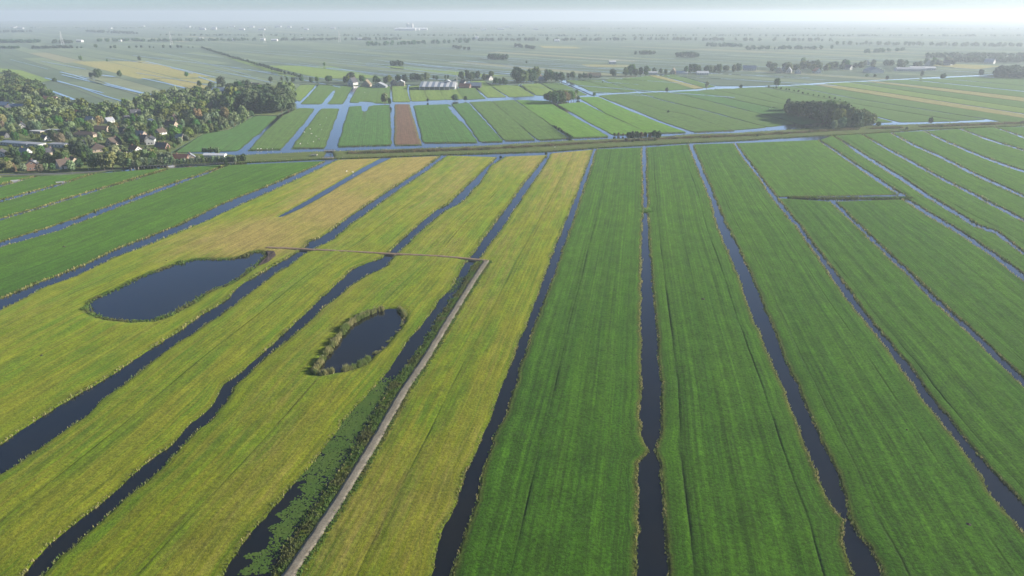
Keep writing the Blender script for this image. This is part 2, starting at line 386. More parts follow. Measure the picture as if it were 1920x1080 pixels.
# ditches of the near fields: water edges left / right, far end first, in picture coordinates of the photograph
D = {}
D['b'] = ([(66,329),(0,346)], [(68,330),(0,350)])
D['a'] = ([(174,325),(120,341),(75,354),(0,374)], [(177,325),(123,343),(78,357),(0,379)])
D['0'] = ([(318,314),(250,334),(175,356),(75,387),(0,409)], [(321,315),(254,336),(179,358),(79,389),(0,412)])
D['1'] = ([(424,308),(371,328),(338,338),(250,369),(167,400),(100,423),(0,453)], [(428,309),(376,330),(345,341),(259,373),(176,406),(108,432),(0,462)])
D['2'] = ([(612,301),(565,322),(500,349),(420,380),(333,422),(217,467),(160,495),(63,533),(0,560)],
          [(632,299),(585,322),(525,350),(457,380),(377,417),(290,453),(213,482),(140,517),(83,537),(40,560),(0,580)])
D['4'] = ([(826,292),(790,318),(735,353),(678,390),(630,424),(602,444),(580,452),(566,468),(548,478),(513,497),(457,530),(423,562),(367,597),(333,623),(293,647),(240,682),(180,720),(107,763),(43,803),(0,835)],
          [(838,291),(802,318),(750,353),(699,390),(655,421),(625,447),(597,461),(584,469),(567,476),(547,493),(500,523),(443,567),(403,597),(353,628),(307,657),(267,690),(230,720),(190,748),(157,780),(110,813),(67,843),(30,870),(0,887)])
D['5'] = ([(933,294),(897,327),(872,352),(840,383),(820,392),(774,430),(733,468),(716,483),(690,492),(661,504),(630,533),(613,549),(588,572),(558,599),(536,622),(508,647),(480,672),(450,697),(420,720),(397,760),(353,800),(320,833),(267,873),(233,907),(180,950),(140,983),(93,1020),(40,1080)],
          [(948,293),(920,310),(897,345),(862,381),(832,395),(791,430),(747,472),(733,483),(727,497),(686,516),(652,538),(630,555),(599,581),(569,608),(536,637),(497,666),(465,697),(440,720),(423,750),(397,783),(360,813),(313,860),(283,890),(233,933),(187,977),(140,1017),(100,1050),(73,1080)])
D['6'] = ([(1026,290),(1000,322),(975,353),(950,389),(919,430),(888,474),(874,490),(866,502),(849,538),(824,561),(813,580),(788,611),(758,649),(727,697),(707,720),(660,770),(633,803),(597,853),(547,910),(527,937),(480,990),(447,1033),(417,1078)],
          [(1033,287),(1014,322),(992,350),(968,387),(938,430),(904,476),(888,492),(884,502),(869,533),(841,569),(819,599),(799,636),(772,672),(752,699),(730,720),(707,763),(677,817),(650,863),(620,907),(587,953),(557,993),(533,1033),(510,1073)])
D['7'] = ([(1112,280),(1096,325),(1075,380),(1060,417),(1043,460),(1020,520),(1003,567),(975,640),(943,720),(927,770),(907,813),(890,850),(873,887),(857,937),(837,980),(823,1030),(807,1078)],
          [(1118,279),(1104,325),(1084,380),(1072,417),(1053,470),(1030,537),(1000,610),(988,650),(963,720),(947,773),(923,823),(903,880),(883,953),(867,1000),(850,1053),(843,1080)])
D['8'] = ([(1204,276),(1205,330),(1206,386),(1208,392),(1207,400),(1205,410),(1204,463),(1203,527),(1203,597),(1204,680),(1204,720),(1202,815),(1213,836),(1218,843),(1200,867),(1197,920),(1200,987),(1200,1053),(1197,1080)],
          [(1211,276),(1212,330),(1214,386),(1211,392),(1213,400),(1215,410),(1218,473),(1222,530),(1227,597),(1232,647),(1237,720),(1239,803),(1230,836),(1227,843),(1237,867),(1241,920),(1243,1003),(1248,1080)])
D['9'] = ([(1290,270),(1312,325),(1335,380),(1343,417),(1367,473),(1393,537),(1413,593),(1440,657),(1457,697),(1468,720),(1483,760),(1503,807),(1523,857),(1543,907),(1563,947),(1583,977),(1582,1013),(1600,1073)],
          [(1298,270),(1321,325),(1345,380),(1357,413),(1380,457),(1407,513),(1433,580),(1457,633),(1480,700),(1493,720),(1510,763),(1533,810),(1563,873),(1583,927),(1592,973),(1607,1003),(1630,1027),(1647,1070)])
D['10'] = ([(1376,268),(1391,292),(1416,324),(1447,368),(1474,402),(1493,423),(1533,480),(1573,537),(1613,590),(1657,643),(1693,690),(1713,720),(1747,767),(1793,823),(1833,877),(1857,920),(1920,993)],
           [(1380,268),(1395,290),(1421,323),(1453,366),(1481,400),(1500,423),(1543,480),(1587,537),(1627,593),(1673,647),(1707,687),(1730,720),(1760,760),(1807,817),(1860,883),(1920,943)])
D['11'] = ([(1556,377),(1593,410),(1617,434),(1649,465),(1715,528),(1748,562),(1802,610),(1862,668),(1905,710)],
           [(1566,377),(1600,410),(1625,434),(1658,464),(1726,528),(1760,562),(1814,609),(1873,664),(1920,708)])
D['12u'] = ([(1534,262),(1559,280),(1591,302),(1634,332),(1678,361),(1690,366)], [(1537,262),(1565,279),(1597,301),(1642,330),(1687,359),(1698,364)])
D['12l'] = ([(1692,373),(1736,402),(1780,428),(1804,442),(1857,478),(1910,520)], [(1704,373),(1745,398),(1790,424),(1812,438),(1865,473),(1920,512)])
D['13'] = ([(1560,254),(1580,266),(1604,285),(1641,308),(1690,339),(1733,368),(1779,396),(1825,424),(1864,437),(1920,478)], [(1563,254),(1584,265),(1612,283),(1650,306),(1700,336),(1744,366),(1788,392),(1834,420),(1872,433),(1920,471)])
D['14'] = ([(1615,251),(1650,273),(1679,290),(1707,305),(1765,337),(1824,366),(1882,397),(1920,416)], [(1618,251),(1654,272),(1685,288),(1713,303),(1772,335),(1831,364),(1889,394),(1920,410)])
D['15'] = ([(1667,248),(1707,271),(1765,297),(1824,328),(1882,354),(1920,371)], [(1671,248),(1714,270),(1772,295),(1831,325),(1889,351),(1920,365)])
D['16'] = ([(1731,245),(1765,263),(1824,289),(1882,311),(1920,323)], [(1734,245),(1771,262),(1831,287),(1889,309),(1920,319)])
D['17'] = ([(1798,241),(1853,263),(1920,283)], [(1802,241),(1860,262),(1920,280)])
D['18'] = ([(1863,238),(1920,259)], [(1867,238),(1920,256)])

# the two ponds and the short side channels
POND1 = close_smooth(gl([(157,582),(163,565),(187,553),(213,543),(233,532),(267,515),(290,508),(320,497),(350,488),(373,484),(413,485),(447,483),(467,475),(480,469),(497,472),(501,480),(483,495),(473,503),(447,523),(430,533),(400,542),(377,555),(360,570),(337,580),(317,592),(293,600),(247,603),(200,598),(180,593)]), 2)
POND2 = close_smooth(gl([(586,699),(606,672),(622,651),(635,634),(648,616),(663,602),(688,589),(714,580),(738,577),(755,583),(759,598),(751,612),(742,624),(728,640),(716,654),(702,662),(690,676),(674,687),(648,694),(620,698),(602,703)]), 2)
D3CH = gl([(719,294),(680,314),(640,338),(590,367),(548,391),(521,406),(528,405),(562,390),(604,367),(652,338),(694,314),(733,295)])
def around(px, py, rx, ry):
    c = g(px, py); a = g(px + rx, py); b = g(px, py - ry)
    hx = abs(a[0] - c[0]); hy = abs(b[1] - c[1])
    return lambda x, y: np.clip(1.3 - np.hypot((x - c[0]) / hx, (y - c[1]) / hy), 0, 1)
def dry5(x, y):
    d = 0.95 * smooth(300, 430, np.hypot(x + 0.5 * y * 0, y)) * smooth(-170, -60, x + 0.0 * y) + 0
    d = 0.72 * np.clip(around(740, 330, 160, 50)(x, y) * 1.6, 0, 1) + 0.5 * np.clip(around(560, 430, 130, 60)(x, y) * 1.4, 0, 1) + 0.35 * around(420, 450, 140, 40)(x, y)
    return np.clip(d + 0.10 + 0.22 * noise2(x / 30, y / 45, 2), 0, 1)
def dryg(k):
    def f(x, y): return np.clip(k + 0.25 * noise2(x / 16, y / 60, 5) + 0.28 * smooth(330, 480, y), 0, 1)
    return f
def bottom(seq): return seq

parcel('green', [(0,332),(-60,342)], D['b'][0], 120, label='small green field corner at the left edge below the village')
parcel('green', D['b'][1], D['a'][0], 120, label='narrow green pasture strip at the left edge')
parcel('green', D['a'][1], D['0'][0], 120, label='green pasture strip below the white gabled house')
parcel('green', D['0'][1], D['1'][0], 120, label='green pasture strip below the pollard row')
parcel('green', D['1'][1], D['2'][0], 120, ridge=0.03, label='wide green pasture left of the blue diagonal ditch')
parcel('yellow', D['2'][1], D['4'][0], 120, ponds=[POND1, D3CH], dryf=dry5, ridge=0.03, trench=(22.0,), label='dry yellow meadow around the large pond')
parcel('yellow', D['4'][1], D['5'][0], 120, dryf=dryg(0.12), trench=(17.0,), ridge=0.04, label='yellow green meadow strip between two dark ditches at lower left')
parcel('yellow', D['5'][1], D['6'][0], 110, ponds=[POND2], dryf=dryg(0.22), trench=(-16.0,), ridge=0.04, label='yellow green meadow around the small reed fringed pond')
parcel('yellow', D['6'][1], D['7'][0], 110, dryf=dryg(0.32), trench=(17.5,), ridge=0.05, label='yellow mown strip right of the pale farm path')
parcel('green', D['7'][1], D['8'][0], 110, trench=(12.0,), ridge=0.07, label='deep green strip left of the straight middle ditch')
parcel('green', D['8'][1], D['9'][0], 110, trench=(5.5, -6.5), ridge=0.07, label='deep green strip right of the straight middle ditch')
parcel('green', D['9'][1], D['10'][0], 110, trench=(6.0, -9.0), ridge=0.06, label='deep green strip with two drainage furrows at lower right')
CROSS_Y = 369.5
d10r = D['10'][1]
parcel('green2', [p for p in d10r if p[1] < 362] + [(1455, 368.5)], D['12u'][0][:-1] + [(1684, 364.5)], 0, ridge=0.06, label='green field above the overgrown cross bank')
parcel('green', [(1458, 370.5), (1481,400)] + [p for p in d10r if p[1] > 410], D['11'][0], 110, trench=(5.0,), ridge=0.06, label='green strip below the overgrown cross bank')
parcel('green', D['11'][1], D['12l'][0], 110, trench=(9.0,), ridge=0.06, label='wide green field right of the narrow ditch below the cross bank')
parcel('green2', D['12u'][1] + D['12l'][1], D['13'][0], 110, ridge=0.05, label='thin green strip between two pale ditches on the right')
parcel('green2', D['13'][1], D['14'][0], 110, trench=(8.0,), label='green strip right of the widest pale ditch')
parcel('green2', D['14'][1], D['15'][0], 110, label='green strip, third from the top right corner fields')
parcel('green2', D['15'][1], D['16'][0], 110, label='green strip, second below the dike at far right')
parcel('green2', D['16'][1], D['17'][0], 110, label='green strip just below the dike at far right')
parcel('green2', D['17'][1], D['18'][0], 110, label='short green strip at the right edge under the dike')
parcel('green2', D['18'][1], [(1925,237),(1990,250)], 60, label='small green corner at the right edge under the dike')
# dam across the straight ditch and the overgrown cross bank
def dam(pts, w, mat, label, name='field_dam', top=0.12):
    P = gl(pts); n = 40; Q = resample(P, np.linspace(0, 1, n)); T = np.gradient(Q, axis=0); T /= np.linalg.norm(T, axis=1)[:, None]
    Nn = np.c_[-T[:, 1], T[:, 0]]; offs = np.array([-w / 2 - .8, -w / 2, 0, w / 2, w / 2 + .8]); zz = np.array([-.9, top - .06, top + .05, top - .06, -.9])
    V = []; 
    for j, (o_, z_) in enumerate(zip(offs, zz)):
        wv = 0.35 * noise1(np.arange(n) * .7, j) if j != 2 else 0
        V.append(np.c_[Q + Nn * (o_ + np.zeros(n) + wv)[:, None], np.full(n, z_)])
    V = np.concatenate(V); I = np.arange(5 * n).reshape(5, n)
    F = np.stack([I[:-1, :-1], I[:-1, 1:], I[1:, 1:], I[1:, :-1]], -1).reshape(-1, 4)
    me = mesh_np(name, V, F, M[mat], True, V[:, :2], {'edge': np.full(len(V), 2.0)})
    o = obj(name, me); me.flip_normals() if me.polygons[len(F) // 2].normal.z < 0 else None
    return tag(o, label=label, kind='structure')
dam([(1198,393.5),(1222,393.5)], 9.0, 'green', 'grass dam across the straight middle ditch')
dam([(1478,370),(1560,371),(1640,371),(1712,371)], 3.0, 'dike', 'overgrown green cross bank between two fields on the right')

# the dike along the canal
DIKE_LO = [(440,305),(600,297.5),(630,296.5),(715,294),(825,289.5),(920,287),(1025,283.5),(1115,276.5),(1200,272),(1290,267),(1377,263.3),(1532,254),(1617,250),(1733,242),(1920,235),(2100,228)]
DIKE_HI = [(440,291),(462,290),(565,285),(690,281),(815,277),(920,272),(1050,264),(1150,260),(1237,256),(1300,251),(1380,249),(1447,245),(1547,238),(1637,235),(1739,232),(1827,229),(1920,226),(2100,220)]
SLUICE = gl([(607,301),(626,300),(622,284),(613,284)])
parcel('dike', DIKE_HI, DIKE_LO, 0, ponds=[SLUICE], ridge=0.12, label='grassy dike between the canal and the near fields', name='dike', relief=0.15)

# fields beyond the canal (left side, right side; far end first)
MID = [
 ('mid2', [(478,217),(430,243),(382,251),(326,286)], [(520,217),(492,244),(444,283)], 'green field beside the village hedge'),
 ('mid', [(562,202),(530,216),(499,245),(467,281)], [(590,203),(572,228),(545,258),(526,279)], 'green field between the two blue inlets left of the wide channel'),
 ('mid', [(603,203),(580,232),(560,258),(547,277)], [(636,203),(622,240),(608,277)], 'sheep field left of the wide channel'),
 ('mid', [(597,159),(580,178),(563,195)], [(661,162),(650,182),(642,195)], 'field above the sheep field'),
 ('light', [(562,159),(552,172),(545,184)], [(592,159),(580,172),(562,190)], 'pale green field beside the dark grove'),
 ('mid2', [(656,199),(645,235),(633,274)], [(730,196),(732,240),(733,271)], 'broad field left of the brown field'),
 ('mid', [(672,162),(662,178),(655,192)], [(731,161),(731,178),(731,194)], 'field in front of the pinkish gabled house'),
 ('soil', [(740,195),(740,240),(740,272)], [(767,195),(780,240),(790,271)], 'bare reddish brown ploughed field'),
 ('light', [(736,159),(737,178),(738,191)], [(760,159),(764,178),(767,191)], 'pale green plot above the brown field'),
 ('mid2', [(778,197),(786,230),(796,267)], [(840,195),(866,230),(894,267)], 'broad field right of the brown field'),
 ('light', [(768,161),(770,178),(774,190)], [(791,160),(796,176),(801,189)], 'pale green plot left of the barn'),
 ('light', [(796,165),(800,178),(806,188)], [(822,167),(828,178),(834,187)], 'pale green plot below the barn'),
 ('light', [(825,168),(830,178),(837,187)], [(854,166),(860,176),(867,186)], 'pale green plot below the wind turbine'),
 ('mid', [(858,165),(863,176),(871,187)], [(888,163),(898,175),(910,185)], 'field right of the wind turbine'),
 ('mid2', [(848,195),(875,228),(903,266)], [(876,192),(905,225),(942,265)], 'narrow field, second right of the brown field'),
 ('mid', [(882,191),(912,222),(948,263)], [(919,189),(956,220),(1001,262)], 'narrow field, third right of the brown field'),
 ('mid', [(924,189),(961,221),(1011,262)], [(962,187),(1000,213),(1062,259)], 'narrow field, fourth right of the brown field'),
 ('bright', [(968,187),(1005,213),(1072,258)], [(1028,189),(1040,199),(1098,232),(1140,256)], 'bright green field with a hedge on its left corner'),
 ('bright', [(1046,195),(1107,229),(1152,253)], [(1090,191),(1150,221),(1216,250)], 'bright green field left of the bushes on the canal'),
 ('bright', [(1085,182),(1140,213),(1218,249)], [(1119,181),(1175,206),(1236,230),(1285,248)], 'brightest green field beside the long diagonal ditch'),
 ('light', [(881,152),(893,162),(915,183)], [(905,151),(916,159),(948,182)], 'pale plot behind the wind turbine field'),
 ('light', [(917,158),(928,164),(957,182)], [(970,160),(985,170),(1002,180)], 'pale green plot below the tall tree clump'),
 ('light', [(977,158),(992,168),(1008,179)], [(1010,156),(1025,164),(1037,171),(1041,179)], 'palest plot left of the small wood'),
 ('mid', [(1014,155),(1030,163),(1046,173),(1052,181)], [(1050,155),(1075,166),(1101,178)], 'green field left of the broad pale channel'),
 ('mid', [(1061,150),(1090,162),(1115,174)], [(1090,150),(1130,161),(1172,173)], 'field right of the broad pale channel'),
 ('mid', [(1094,150),(1135,161),(1176,173)], [(1126,150),(1160,161),(1194,171)], 'second field right of the broad pale channel'),
 ('mid', [(1132,150),(1166,161),(1202,171)], [(1162,147),(1205,160),(1240,170)], 'third field right of the broad pale channel'),
 ('mid', [(1165,147),(1208,160),(1243,170)], [(1215,142),(1262,155),(1302,167)], 'field left of the straw coloured strip'),
 ('straw', [(1216,141),(1263,154),(1304,167)], [(1232,141),(1275,153),(1320,165)], 'straw coloured strip behind the long diagonal ditch'),
 ('mid', [(1237,141),(1280,152),(1324,165)], [(1262,139),(1300,150),(1342,162)], 'small field right of the straw strip'),
 ('mid', [(1122,179),(1187,204),(1240,226),(1302,247)], [(1142,177),(1237,205),(1290,216),(1372,244)], 'field right of the long diagonal ditch'),
 ('mid', [(1145,177),(1239,204),(1293,215),(1376,244)], [(1194,174),(1235,187),(1322,208),(1437,239)], 'long field, second right of the diagonal ditch'),
 ('mid', [(1200,174),(1240,186),(1328,207),(1442,238)], [(1253,172),(1325,189),(1466,224),(1490,232)], 'long field, third right of the diagonal ditch'),
 ('mid2', [(1257,172),(1328,188),(1470,223),(1505,234)], [(1303,170),(1380,188),(1475,208),(1560,228)], 'long field running into the big wood'),
 ('mid', [(1307,170),(1383,187),(1478,207),(1562,227)], [(1333,167),(1440,190),(1481,198),(1620,229)], 'long field above the big wood'),
 ('mid', [(1338,167),(1442,189),(1483,197),(1636,230)], [(1393,164),(1440,178),(1481,190),(1577,202),(1676,229)], 'long field behind the big wood'),
 ('mid', [(1396,164),(1442,177),(1483,189),(1580,201),(1690,229)], [(1431,163),(1502,177),(1584,192),(1680,208),(1800,227)], 'long field right of the big wood'),
 ('mid', [(1434,162),(1504,176),(1586,191),(1683,207),(1804,226)], [(1478,161),(1596,184),(1850,224)], 'long field with hedge bushes on its edge'),
 ('mid', [(1481,160),(1600,183),(1855,223)], [(1521,159),(1600,172),(1700,188),(1920,222)], 'long field left of the straw yellow strip'),
 ('straw', [(1524,158),(1602,171),(1702,187),(1920,221)], [(1543,157),(1700,180),(1920,214)], 'lower straw yellow strip at right'),
 ('light', [(1546,156),(1702,179),(1920,212)], [(1588,154),(1750,178),(1920,203)], 'pale green strip between the straw strips'),
 ('mid', [(1591,153),(1752,177),(1920,202)], [(1620,153),(1780,173),(1920,191)], 'green strip between the straw strips'),
 ('straw', [(1622,152),(1781,172),(1920,190)], [(1638,152),(1790,168),(1920,183)], 'upper straw yellow strip at right'),
 ('mid', [(1641,151),(1792,167),(1920,182)], [(1698,149),(1920,172)], 'green strip above the straw strips'),
 ('mid', [(1702,148),(1920,170)], [(1758,147),(1920,161)], 'far green strip at the right edge'),
 ('mid', [(1762,146),(1920,160)], [(1828,143),(1920,149)], 'farthest green strip at the right edge'),
 ('mid', [(1832,142),(1920,148)], [(1900,137),(1925,138)], 'last green sliver at the right edge'),
]
NOTCH = [close_smooth(gl([(676,190),(694,190),(699,196),(690,199),(688,210),(683,210),(680,199),(672,196)]), 1),
         gl([(842,199),(848,200),(868,222),(872,228),(862,226)]), gl([(683,205),(686,205),(687,226),(684,226)]),
         gl([(606,196),(616,184),(628,168),(630,168),(618,185),(609,197)]), gl([(521,218),(493,244),(496,246),(526,219)])]
for i, (m_, a, b, lb) in enumerate(MID):
    far = a[0][1] < 176 and a[-1][1] > 0
    ext = 260 if (a[-1][0] >= 1900 or b[-1][0] >= 1900) else 0
    pn = [q for q in NOTCH]
    xm = a[-1][0]; gp = -2.0 if (a[-1][1] > 200 and xm > 780) or xm > 1120 else -1.9 if a[-1][1] < 196 and xm > 730 else -.8
    if xm > 1280: gp = -2.1
    parcel(m_, a, b, ext, ponds=pn, ridge=0.04, wob=0.5, corner=5.0, label=lb, res=1.5, edges=False, relief=0.1, gap=(gp, gp))

# one water sheet in the ditches, canals and ponds
wm_ = MB(); wm_.poly([(-900, -60, WATER_Z), (1500, -60, WATER_Z), (2200, 2300, WATER_Z), (-900, 2300, WATER_Z)], [(0, 1, 2, 3)])
tag(wm_.build('water', M['water']), 'still water of the ditches, the canal and the ponds', kind='structure')

# the wide polder ground, to the horizon, with the mapped fields cut out
def ground_mat():
    t = NT('polder_ground'); oc = t.n('TexCoord').outputs['Object']
    wob_ = t.n('Mix', data_type='VECTOR') if False else None
    br = t.n('TexBrick', {'Vector': t.mapv(oc, (1, 1, 1), (0, 0, R(GROUND_ROT))), 'Color1': (0.0, 0.0, 0.0), 'Color2': (1, 1, 1), 'Mortar': (0.5, 0.5, 0.5),
                          'Scale': 1.0, 'Mortar Size': 2.2, 'Brick Width': 520.0, 'Row Height': 46.0, 'Mortar Smooth': 0.3})
    sel = br.outputs['Color']; mort = br.outputs['Fac']
    n = t.noise(oc, 0.0035, 4, 0.6); n2 = t.noise(oc, 0.02, 4, 0.6)
    c = t.mixc(t.ramp(n, 0.35, 0.65), (0.030, 0.054, 0.030), (0.042, 0.066, 0.035))
    s1 = t.n('SeparateColor', {0: sel}).outputs[0]
    c = t.mixc(t.ramp(s1, 0.45, 0.95), c, (0.070, 0.096, 0.046))
    c = t.mixc(t.ramp(s1, 0.93, 1.0), c, (0.12, 0.115, 0.06))
    c = t.mixc(t.math('MULTIPLY', mort, 0.9), c, (0.022, 0.036, 0.022))
    k = t.ramp(n2, 0.3, 0.7, 0.85, 1.15)
    c = t.mixc(1.0, c, t.n('CombineColor', {0: k, 1: k, 2: k}).outputs[0], 'MULTIPLY')
    return t.finish(c, 1.0, spec=0.0, Sheen_Weight=0.30, Sheen_Roughness=0.6, Sheen_Tint=t.mixc(0.35, t.mixc(1.0, c, (3.2, 3.2, 3.2), 'MULTIPLY'), (0.48, 0.52, 0.52)))  # sheen tint pulled to grey-blue: distance haze put into the colour
_a, _b = g(133,115), g(260,147); GROUND_ROT = -math.degrees(math.atan2(_b[1]-_a[1], _b[0]-_a[0]))
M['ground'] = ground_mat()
HOLE = [(-420,330),(-60,335),(0,331.5),(65,329),(110,328.5),(175,324),(240,316),(262,312.5),(330,311),(424,307),(440,305.5),(440,290),(326,287),(320,286),(381,250),(429,242),(477,216.5),(521,216.5),(545,204),(544,184),(561,158.5),(597,158.5),(672,161),(735,158.5),(761,158),(792,159),(797,164),(822,166.5),(857,164.5),(880,151),(906,150.5),(917,157.5),(970,159.5),(977,157),(1014,154.5),(1050,154),(1053,149.5),(1130,149.5),(1163,146.5),(1215,141),(1263,138.7),(1345,161),(1400,161),(1480,158.5),(1553,153.5),(1613,151),(1723,145.5),(1793,142),(1920,136.4),(2100,128)]
HW = [tuple(g(*p)) for p in HOLE]
xr = HW[-1]
hole = [(-850, -20)] + [(-850, HW[0][1])] + HW + [(1480, HW[-1][1]), (1480, -20)]
outer = [(-9000, -600), (9000, -600), (12000, 10500), (-12000, 10500)]
tri = tessellate_polygon([[Vector((x, y, 0)) for x, y in outer], [Vector((x, y, 0)) for x, y in hole]])
GV = [(x, y, -0.02) for x, y in outer + hole]
nh = len(hole); k0 = len(outer); GVs = [(x, y, -0.9) for x, y in hole]; base = len(GV)
gf = [tuple(t_) for t_ in tri] 
me = bpy.data.meshes.new('ground'); me.from_pydata(GV + GVs, [], gf + [(k0 + i, k0 + (i + 1) % nh, base + (i + 1) % nh, base + i) for i in range(nh)]); me.update()
for p in me.polygons:
    if abs(p.normal.z) > .5 and p.normal.z < 0: p.flip()
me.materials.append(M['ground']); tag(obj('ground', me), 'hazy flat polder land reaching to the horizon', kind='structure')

# ------------------------------------------------------------------ far ditches, canals, hedges and pale fields laid on the ground sheet
def ribbon(name, pts, w, mat, z, label, wob=0.15, kind='structure', w1=None):
    P = gl(pts); ln = plen(P); n = max(6, int(ln / 14)); Q = resample(P, np.linspace(0, 1, n)); T = np.gradient(Q, axis=0); T /= np.linalg.norm(T, axis=1)[:, None]
    Nn = np.c_[-T[:, 1], T[:, 0]]; s = len(EDGES) + pts[0][0]; ww = np.linspace(w, w1 or w, n) / 2
    a = Q + Nn * (ww * (1 + wob * noise1(np.arange(n) * .6, s)))[:, None]; b = Q - Nn * (ww * (1 + wob * noise1(np.arange(n) * .6, s + 3)))[:, None]
    V = np.r_[np.c_[a, np.full(n, z)], np.c_[b, np.full(n, z)]]; i = np.arange(n - 1); F = np.c_[i, i + 1, n + i + 1, n + i]
    me = mesh_np(name, V, F, mat, False, V[:, :2]); o = obj(name, me)
    if me.polygons[0].normal.z < 0: me.flip_normals()
    return tag(o, label=label, kind=kind)
def patch(name, pts, mat, z, label):
    P = [g(*p) for p in pts]; me = bpy.data.meshes.new(name); me.from_pydata([(x, y, z) for x, y in P], [], [tuple(range(len(P)))]); me.update()
    if me.polygons[0].normal.z < 0: me.flip_normals()
    l = me.uv_layers.new(name='UVMap')
    for lp in me.loops:
        c = me.vertices[lp.vertex_index].co; r = -R(GROUND_ROT); l.data[lp.index].uv = (-c.x * math.sin(r) + c.y * math.cos(r), c.x * math.cos(r) + c.y * math.sin(r))
    me.materials.append(M[mat]); a = me.attributes.new('edge', 'FLOAT', 'POINT'); a.data.foreach_set('value', [6.0] * len(P))
    return tag(obj(name, me), label=label, kind='structure')
patch('village_ground', [(-160,150),(0,150),(60,157),(112,192),(176,204),(236,208),(282,182),(352,176),(442,160),(545,158),(543,184),(544,203),(520,216),(477,216),(429,242),(381,250),(319,286),(436,290),(436,305.5),(330,311),(262,312.5),(240,316),(175,324),(0,331),(-160,345)], 'dike', 0.03, 'grassy ground under the village trees')
for i, (pts, m_, lb) in enumerate([
  ([(133,115.5),(200,115),(330,147),(258,147.5)], 'straw', 'straw coloured far field left of the long pale ditch'),
  ([(204,115),(272,115),(396,144),(336,147)], 'straw', 'straw coloured far field with lone trees'),
  ([(290,148),(330,148),(408,165),(352,167)], 'straw', 'small straw field left of the village end'),
  ([(334,148),(402,147),(405,155),(366,157)], 'straw', 'small straw field right of the village end'),
  ([(0,128),(40,132),(96,151),(70,155),(0,135)], 'light', 'pale green far field at the left edge'),
  ([(420,107),(470,114),(560,143),(540,146)], 'light', 'pale far field beyond the diagonal hedge'),
  ([(500,123),(620,124),(720,146),(600,147)], 'light', 'pale far field behind the row of houses'),
  ([(690,122),(760,124),(960,142),(880,144)], 'light', 'pale far field behind the sawtooth barn'),
  ([(560,128),(640,131),(650,140),(590,140)], 'light', 'small pale far field behind the trees'),
  ([(1090,121),(1180,122),(1185,126),(1100,125)], 'straw', 'reddish straw far field near the middle'),
  ([(1745,118),(1880,124),(1830,130),(1730,122)], 'straw', 'pale far field behind the right village'),
  ([(1010,86),(1080,88),(1090,91),(1020,90)], 'straw', 'faint pale field in the hazy middle distance')]):
    patch('field', pts, m_, 0.10 + 0.012 * i, lb)
FARW = [([(200,157),(235,166),(281,178)], 9), ([(273,115),(330,128),(403,145)], 7), ([(267,147),(310,156),(358,168)], 8), ([(113,135),(138,141),(164,149)], 8),
        ([(110,152),(150,164),(196,180),(245,195)], 5), ([(62,160),(85,167),(124,181),(146,190)], 8), ([(0,188),(20,193)], 9), ([(190,141),(215,144)], 14), ([(372,144),(408,156)], 6),
        ([(150,142),(190,153),(240,168),(270,178)], 3.0), ([(1052,151),(1080,163),(1115,178)], 14), ([(475,95),(540,98),(588,101)], 8), ([(700,112),(800,123),(965,140)], 7), ([(925,136),(965,139)], 12),
        ([(1340,165),(1367,167),(1400,163.5)], 8), ([(1690,148.5),(1723,147),(1793,143.5),(1860,140.5),(1925,137)], 7), ([(1700,120),(1760,124),(1850,133)], 4),
        ([(300,98),(420,128),(470,142)], 3), ([(20,112),(90,130)], 3), ([(560,118),(640,130),(700,140)], 3.5), ([(1040,125),(1100,124),(1200,123)], 4)]
for i, (pts, w) in enumerate(FARW): ribbon('ditch', pts, w * .55, M['water'], 0.3 + 0.004 * i, None)
# many thin parallel ditches of the far polder
def comb(p0, p1, n, gap, l0, l1, w, seed):
    a, b = g(*p0), g(*p1); d = (b - a) / np.linalg.norm(b - a); nn = np.array([-d[1], d[0]]); r = random.Random(seed)
    for i in range(n):
        if r.random() < .25: continue
        st = a + nn * gap * i * r.uniform(.9, 1.1) + d * r.uniform(-60, 160); en = st + d * r.uniform(l0, l1)
        pts_ = [proj(*st), proj(*((st + en) / 2 + nn * r.uniform(-3, 3))), proj(*en)]
        if min(p[1] for p in pts_) < 62 or not all(-80 < p[0] < 2000 for p in pts_): continue
        ribbon('ditch', pts_, w * r.uniform(.6, 1.3), M['water'], .45 + .003 * i + .0007 * seed, None)
comb((20,150), (110,178), 22, 46, 150, 500, 3.2, 1); comb((330,130), (440,158), 16, 55, 150, 420, 3.0, 2); comb((620,140), (700,147), 14, 60, 250, 700, 3.4, 3); comb((1000,135), (1100,140), 12, 75, 300, 800, 4.0, 4); comb((1400,126), (1560,134), 12, 80, 300, 700, 4.0, 5); comb((1640,112), (1780,120), 12, 110, 300, 800, 5.0, 6); comb((60,112), (160,130), 14, 80, 300, 800, 4.0, 7)
ribbon('road', [(-60,328.5),(60,326.8),(150,324.2),(230,316.2),(262,311.8),(330,309.6),(424,306),(440,304)], 4.2, plain('grey_asphalt', (0.13, 0.13, 0.13), .9, .2, .5), .09, 'narrow grey road along the front of the village')
HED = M['hedge'] = plain('hedge_green', (0.045, 0.06, 0.028), 0.95, 0.3, 0.2)  # plain dark green hedge colour

